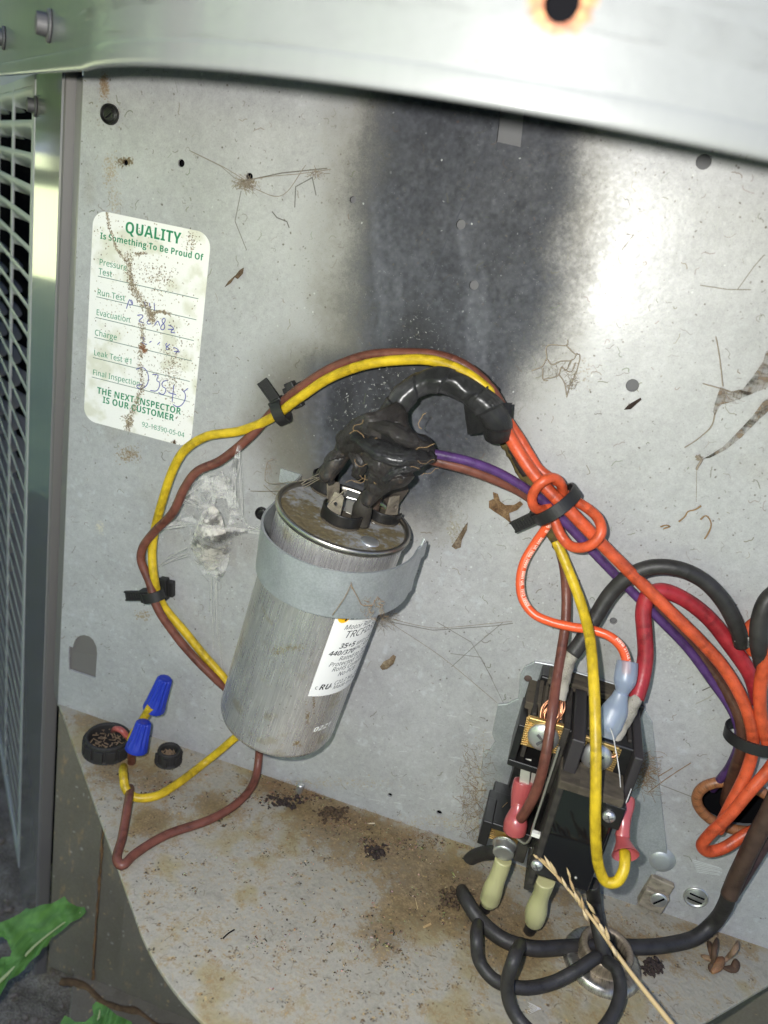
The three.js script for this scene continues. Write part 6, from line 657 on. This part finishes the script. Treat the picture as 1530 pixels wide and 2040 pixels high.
{ // dry grass stalk leaning across the contactor
  const t = thing('dry_grass_stalk', 'dry golden grass seed head leaning in from the bottom across the contactor', 'grass', at(1350, 2060, 96)), stem = curve([[1360, 2068, 98], [1320, 2018, 92], [1262, 1945, 84], [1225, 1895, 79], [1185, 1838, 74], [1150, 1793, 70], [1115, 1752, 66], [1085, 1722, 63], [1070, 1708, 61]].map(p => at(...p)));
  part(t, 'stem', sweep(stem, u => MM * (0.95 - 0.62 * u), 1, 8), M.straw);
  const lens = (a, b, w) => sweep(curve([at(...a), at((a[0] + b[0]) / 2, (a[1] + b[1]) / 2, (a[2] + b[2]) / 2 + 0.5), at(...b)]), u => MM * w * 0.62 * Math.pow(Math.sin(0.08 + u * 2.95), 1.3), 0.5, 8), sm = [M.straw, std({ color: C(0.42, 0.28, 0.13), roughness: 0.8 }), std({ color: C(0.62, 0.47, 0.27), roughness: 0.8 })];
  [[[1074, 1712, 62], [1062, 1702, 62], 0.9], [[1094, 1728, 64], [1076, 1708, 63], 1], [[1104, 1740, 65], [1084, 1704, 65], 1], [[1112, 1750, 66], [1096, 1716, 66], 1], [[1124, 1764, 67], [1104, 1738, 67], 1.1], [[1132, 1776, 68], [1118, 1746, 68], 0.9], [[1137, 1752, 70], [1129, 1728, 70], 0.8], [[1146, 1782, 71], [1133, 1746, 70], 0.9], [[1150, 1798, 71], [1144, 1774, 72], 1], [[1160, 1812, 72], [1148, 1780, 72], 1.1], [[1164, 1822, 73], [1158, 1786, 73], 1], [[1172, 1836, 74], [1160, 1810, 74], 1], [[1186, 1822, 76], [1168, 1794, 76], 1], [[1196, 1842, 77], [1180, 1820, 76], 1.1], [[1206, 1862, 78], [1192, 1836, 77], 1.1], [[1214, 1880, 79], [1206, 1846, 78], 1.1], [[1222, 1894, 80], [1208, 1868, 79], 1], [[1230, 1908, 81], [1216, 1880, 80], 1]].forEach(([a, b, w], k) => part(t, 'spikelet', lens(a, b, w), sm[k % 3]));
}
{ // weed leaves at the foot of the cabinet
  const leafC = (() => { const c = paint(512, 512, (i, j, o) => { const n = fbm(i * 0.03, j * 0.03, 4), v = fbm(i * 0.008, j * 0.06, 3); o[0] = 52 + 34 * n + 24 * v; o[1] = 92 + 44 * n + 28 * v; o[2] = 42 + 24 * n; }); return tex(c, true, 20); })();
  const lm = phy({ map: leafC, roughness: 0.72, transmission: 0.2, thickness: 0, bumpMap: tex(paint(256, 256, (i, j, o) => { o[0] = o[1] = o[2] = 255 * fbm(i * 0.05, j * 0.05, 3); }), false, 20), bumpScale: 0.0015 });
  const leaf = (label, outl, rib, depth, tilt) => {
    const o = EYE.clone().addScaledVector(ray(...rib[1]), depth), n = EYE.clone().sub(o).normalize().add(tilt).normalize(), t = thing('weed_leaf', label, 'leaf', o), on = (x, y) => onPlane(x, y, o, n);
    let g = new TessellateModifier(6, 8).modify(new THREE.ShapeGeometry(new THREE.Shape(outl.map(p => new THREE.Vector2(p[0], p[1]))))); const p = g.attributes.position, uv = new Float32Array(p.count * 2), R = rib, dist = (x, y) => { let m = 1e9; for (let i = 0; i < R.length - 1; i++) { const dx = R[i + 1][0] - R[i][0], dy = R[i + 1][1] - R[i][1], t2 = clamp(((x - R[i][0]) * dx + (y - R[i][1]) * dy) / (dx * dx + dy * dy)); m = Math.min(m, Math.hypot(x - R[i][0] - dx * t2, y - R[i][1] - dy * t2)); } return m; };
    for (let i = 0; i < p.count; i++) { const x = p.getX(i), y = p.getY(i), q = on(x, y), d = dist(x, y); q.addScaledVector(n, (0.0016 * Math.sqrt(d / 20) + 0.0035 * (noise(x * 0.045, y * 0.045) - 0.5) + 0.0012 * Math.sin(x * 0.16 + y * 0.05 + d * 0.12)) ); uv.set([q.x, q.y], i * 2); p.setXYZ(i, q.x, q.y, q.z); }
    g.setAttribute('uv', new THREE.BufferAttribute(uv, 2)); g = mergeVertices(clean(g), 1e-7); g.computeVertexNormals(); part(t, 'blade', g, lm); part(t, 'midrib', sweep(curve(rib.map(q => on(...q).addScaledVector(n, 0.0006))), u => MM * (1.2 - 0.9 * u), 1, 8), std({ color: C(0.3, 0.36, 0.16), roughness: 0.6 })); };
  leaf('green jagged weed leaf at the lower left corner', [[-60, 1880], [-10, 1846], [18, 1834], [40, 1822], [52, 1812], [62, 1814], [80, 1806], [100, 1802], [116, 1794], [128, 1788], [136, 1798], [152, 1806], [168, 1808], [171, 1818], [162, 1828], [140, 1840], [122, 1856], [102, 1868], [94, 1884], [84, 1890], [78, 1902], [62, 1914], [48, 1932], [34, 1944], [16, 1956], [0, 1984], [-60, 2040], [-50, 1960], [-12, 1926], [4, 1908], [20, 1908], [23, 1898], [14, 1876], [4, 1868], [-30, 1880]], [[-40, 1990], [20, 1936], [70, 1884], [120, 1844], [160, 1818]], 0.4, V(0.1, 0.5, 0.1));
  leaf('second green weed leaf tip at the bottom edge, left', [[112, 2060], [118, 2044], [130, 2024], [140, 2028], [150, 2036], [170, 2036], [186, 2022], [184, 2004], [192, 1996], [214, 2006], [232, 2022], [262, 2036], [270, 2062]], [[180, 2062], [196, 2030], [200, 2004]], 0.42, V(0, 0.4, 0.2));
}
// ---------------------------------------------------------------- ground and surroundings that the gloss mirrors
{
  const soil = (() => { const c = paint(1024, 1024, (i, j, o) => { const n = fbm(i * 0.02, j * 0.02, 5), m = noise(i * 0.3, j * 0.3), v = 96 + 70 * (n - 0.5) + 34 * (m - 0.5); o[0] = v + 8; o[1] = v + 2; o[2] = v - 8; }); return tex(c, true); })();
  const pad = solo('ground', uvXY(clean(rbox(-900, 700, -560, -491, -900, 420, 4))), std({ map: soil, roughness: 0.95, bumpMap: soil, bumpScale: 0.006 }), null, null, null, 'structure'); soil.wrapS = soil.wrapT = THREE.RepeatWrapping; soil.repeat.set(4, 4);
  const g = []; for (let k = 0; k < 900; k++) g.push(new THREE.IcosahedronGeometry(rr(0.0008, 0.003), 1).scale(1, 0.5, rr(0.5, 1)).rotateY(rnd() * 6).translate(rr(-0.42, -0.2), -0.4905 + rr(-0.001, 0.002), rr(-0.3, 0.16))); solo('gravel', merge(g), std({ color: C(0.2, 0.18, 0.16), roughness: 0.95, map: grime }), 'loose grey grit on the ground beside the cabinet', 'gravel', null, 'stuff');
  const lawnT = tex(paint(1024, 1024, (i, j, o) => { const n = fbm(i * 0.03, j * 0.03, 4), m = noise(i * 0.6, j * 0.6); o[0] = 158 + 60 * (n - 0.5) + 50 * (m - 0.5); o[1] = 168 + 60 * (n - 0.5) + 50 * (m - 0.5); o[2] = 132 + 30 * (n - 0.5) + 20 * (m - 0.5); }), true); lawnT.wrapS = lawnT.wrapT = THREE.RepeatWrapping; lawnT.repeat.set(140, 140);
  const lawn = new THREE.Mesh(new THREE.PlaneGeometry(280, 280).rotateX(-Math.PI / 2), std({ map: lawnT, roughness: 0.95 })); lawn.name = 'lawn'; lawn.position.y = -0.54; lawn.receiveShadow = true; scene.add(tag(lawn, null, null, null, 'structure'));
  // the house whose shade the cabinet stands in
  const house = thing('house', 'pale house wall behind the cabinet that keeps it in the shade', 'house', V(3, -0.54, -3.4)); part(house, 'wall', rbox(-1600, 9000, -540, 2060, -6000, -1100, 20), std({ color: C(0.5, 0.48, 0.45), roughness: 0.9 })); part(house, 'wall', rbox(600, 8990, 2100, 6200, -5990, -1110, 20), std({ color: C(0.5, 0.48, 0.45), roughness: 0.9 })); part(house, 'roof', plate([V(0.4, 6.25, -0.9), V(9.4, 6.25, -0.9), V(9.4, 7.6, -3.6), V(0.4, 7.6, -3.6)], 120), std({ color: C(0.12, 0.11, 0.1), roughness: 0.9 }));
  // the wood beyond the lawn
  const wood = thing('woodland', 'dense green wood beyond the lawn, mirrored in the glossy paint', 'trees', V(-20, -0.54, 0)), quad = new THREE.PlaneGeometry(1, 1), N = 26000, d = new THREE.Object3D(), trunks = []; wood.userData.kind = 'stuff';
  const im = shade(new THREE.InstancedMesh(quad, phy({ color: C(1, 1, 1), roughness: 0.8, transmission: 0.3, thickness: 0, side: THREE.DoubleSide }), N)); im.name = 'crown'; let n = 0;
  for (let k = 0; k < 44; k++) { const a = Math.PI + (-1.25 + 2.3 * (k % 22) / 21 + rr(-0.04, 0.04)), R = (k < 22 ? 20 : 27) + rr(-2, 2), x = R * Math.cos(a), z = R * Math.sin(a), h = rr(7, 10) + (k < 22 ? 0 : 4), tone = rr(0.6, 1.5); trunks.push(sweep(curve([V(x, -0.6, z), V(x + 0.1, h * 0.25, z), V(x - 0.1, h * 0.6, z + 0.1)]), u => 0.26 - 0.16 * u, 400, 7));
    for (let i = 0; i < 590; i++) { const b = rnd() * 6.3, e2 = Math.acos(rr(-1, 1)), q = 0.5 + 0.5 * Math.cbrt(rnd()), w = h * 0.34 * (0.75 + 0.5 * noise(b * 1.2 + k * 9, e2 * 2)); d.position.set(x + 20 + w * q * Math.sin(e2) * Math.cos(b), h * 0.5 + h * 0.48 * q * Math.cos(e2) + 0.54, z + w * q * Math.sin(e2) * Math.sin(b)); d.rotation.set(rnd() * 6, rnd() * 6, rnd() * 6); d.scale.setScalar(rr(0.3, 0.85)); d.updateMatrix(); if (n < N) { im.setMatrixAt(n, d.matrix); const t = tone * rr(0.7, 1.3); im.setColorAt(n++, C(0.27 * t, 0.42 * t, 0.22 * t)); } } }
  im.count = n; im.userData.kind = 'stuff'; wood.add(im); part(wood, 'trunks', merge(trunks), std({ color: C(0.1, 0.075, 0.055), roughness: 0.95 })).userData.kind = 'stuff';
}
{ // the person in red whose shirt the cover mirrors
  const P = V(-2.35, -0.54, 0.5), t = thing('person', 'person in a red shirt standing in the sun, mirrored in the cover', 'person', P), p = (x, y, z) => V(x, y, z).add(P);
  const seg = L => L.map(([a, b, r, s]) => [p(...a), p(...b), r, s]), both = L => L.flatMap(([a, b, r, s]) => [[a, b, r, s], [[a[0], a[1], -a[2]], [b[0], b[1], -b[2]], r, s]]);
  const torso = [[[0, 0.86, 0], [0, 1.08, 0], 0.15, 0.14], [[0, 1.08, 0], [0, 1.32, 0], 0.14, 0.13], ...both([[[0, 1.12, 0.06], [0, 1.36, 0.13], 0.1, 0.075], [[0, 1.38, 0.17], [0.03, 1.1, 0.25], 0.056, 0.046]])];
  const legs = both([[[0, 0.86, 0.09], [0.02, 0.48, 0.1], 0.088, 0.06], [[0.02, 0.48, 0.1], [0, 0.09, 0.11], 0.06, 0.042]]);
  const skin = [[[0, 1.38, 0], [0.02, 1.52, 0], 0.055, 0.052], ...both([[[0.03, 1.1, 0.25], [0.2, 0.93, 0.2], 0.042, 0.03]])];
  const fieldOf = (L, k, grow = 0, w = 0) => { const S = seg(L); return (x, y, z) => { let m = 9; for (const [a, b, r, s] of S) m = smin(m, capsule(x, y, z, a, b, r + grow, s + grow), k); return m + w * (noise3(x * 14 + 40, y * 14 + 40, z * 14 + 40) - 0.5); }; };
  part(t, 'body', sdfMesh(fieldOf([...torso, ...legs, ...skin], 0.03), p(0.05, 0.78, 0), 0.8, 110), std({ color: C(0.5, 0.3, 0.22), roughness: 0.6 }));
  part(t, 'shirt', sdfMesh(fieldOf(torso, 0.04, 0.014, 0.02), p(0, 1.08, 0), 0.45, 74), std({ color: C(0.6, 0.05, 0.05), roughness: 0.85 }));
  part(t, 'trousers', sdfMesh(fieldOf([...legs, [[0, 0.84, 0], [0, 0.92, 0], 0.145, 0.14]], 0.04, 0.012, 0.02), p(0, 0.5, 0), 0.56, 84), std({ color: C(0.04, 0.055, 0.1), roughness: 0.9 }));
  const h = p(0.03, 1.63, 0), hd = (x, y, z) => { const a = (x - h.x), b = (y - h.y), c = (z - h.z); let m = Math.hypot(a / 0.98, b / 1.22, c / 0.8) - 0.096; m = smin(m, capsule(a, b, c, V(0.05, -0.06, 0), V(0.04, -0.1, 0), 0.04, 0.028), 0.03); m = smin(m, capsule(a, b, c, V(0.09, 0.01, 0), V(0.115, -0.025, 0), 0.009, 0.015), 0.01); for (const s of [-1, 1]) { m = smin(m, capsule(a, b, c, V(-0.005, 0.02, s * 0.08), V(-0.01, -0.03, s * 0.082), 0.016, 0.01), 0.008); m = Math.max(m, 0.013 - Math.hypot(a - 0.098, b - 0.008, c - s * 0.032) + 0); } return Math.max(m, 0.006 - Math.hypot((a - 0.096), (b + 0.062) * 2.4, c * 0.25)); };
  const head = part(t, 'head', sdfMesh(hd, h, 0.16, 72), std({ color: C(0.5, 0.3, 0.22), roughness: 0.55 }));
  for (const s of [-1, 1]) part(head, 'eye', new THREE.SphereGeometry(0.012, 12, 10).translate(h.x + 0.088, h.y + 0.008, h.z + s * 0.032), std({ color: C(0.6, 0.58, 0.55), roughness: 0.2 }));
  part(t, 'hair', sdfMesh((x, y, z) => Math.max(Math.hypot((x - h.x + 0.012) / 0.98, (y - h.y - 0.012) / 1.2, (z - h.z) / 0.84) - 0.104 + 0.006 * noise3(x * 60 + 40, y * 60 + 40, z * 60 + 40), (x - h.x) * 0.8 - (y - h.y) * 0.9 - 0.0), h, 0.17, 60), std({ color: C(0.05, 0.03, 0.02), roughness: 0.8 }));
  for (const s of [-1, 1]) { const w = p(0.2, 0.93, s * 0.2), F = []; F.push([V(0, 0, 0), V(0.045, -0.012, -s * 0.02), 0.026, 0.024], [V(0.03, -0.005, -s * 0.002), V(0.085, -0.03, -s * 0.03), 0.024, 0.02]); [[0.02, 0.078], [0.006, 0.088], [-0.008, 0.082], [-0.021, 0.066]].forEach(([o, L]) => { const b = V(0.085, -0.03 + o * 0.2, -s * 0.03 + o * s), m2 = b.clone().add(V(L * 0.45, -L * 0.18, 0)); F.push([b, m2, 0.0095, 0.009], [m2, m2.clone().add(V(L * 0.28, -L * 0.42, 0)), 0.009, 0.0075]); }); F.push([V(0.03, 0, s * 0.022), V(0.062, -0.012, s * 0.042), 0.013, 0.011], [V(0.062, -0.012, s * 0.042), V(0.09, -0.03, s * 0.04), 0.0105, 0.009]);
    part(t, 'hand', sdfMesh((x, y, z) => { let m = 9; for (const [a, b, r, q] of F) m = smin(m, capsule(x - w.x, y - w.y, z - w.z, a, b, r, q), 0.006); return m; }, w.clone().add(V(0.07, -0.03, -s * 0.01)), 0.12, 72), std({ color: C(0.5, 0.3, 0.22), roughness: 0.6 })); }
  for (const s of [-1, 1]) part(t, 'shoe', sdfMesh((x, y, z) => Math.max(smin(capsule(x, y, z, p(-0.02, 0.06, s * 0.11), p(0.15, 0.035, s * 0.13), 0.05, 0.042), capsule(x, y, z, p(0, 0.1, s * 0.11), p(0, 0.06, s * 0.11), 0.045, 0.05), 0.03), P.y + 0.003 - y), p(0.06, 0.06, s * 0.12), 0.16, 50), std({ color: C(0.05, 0.05, 0.055), roughness: 0.7 }));
}
renderer.render(scene, camera);
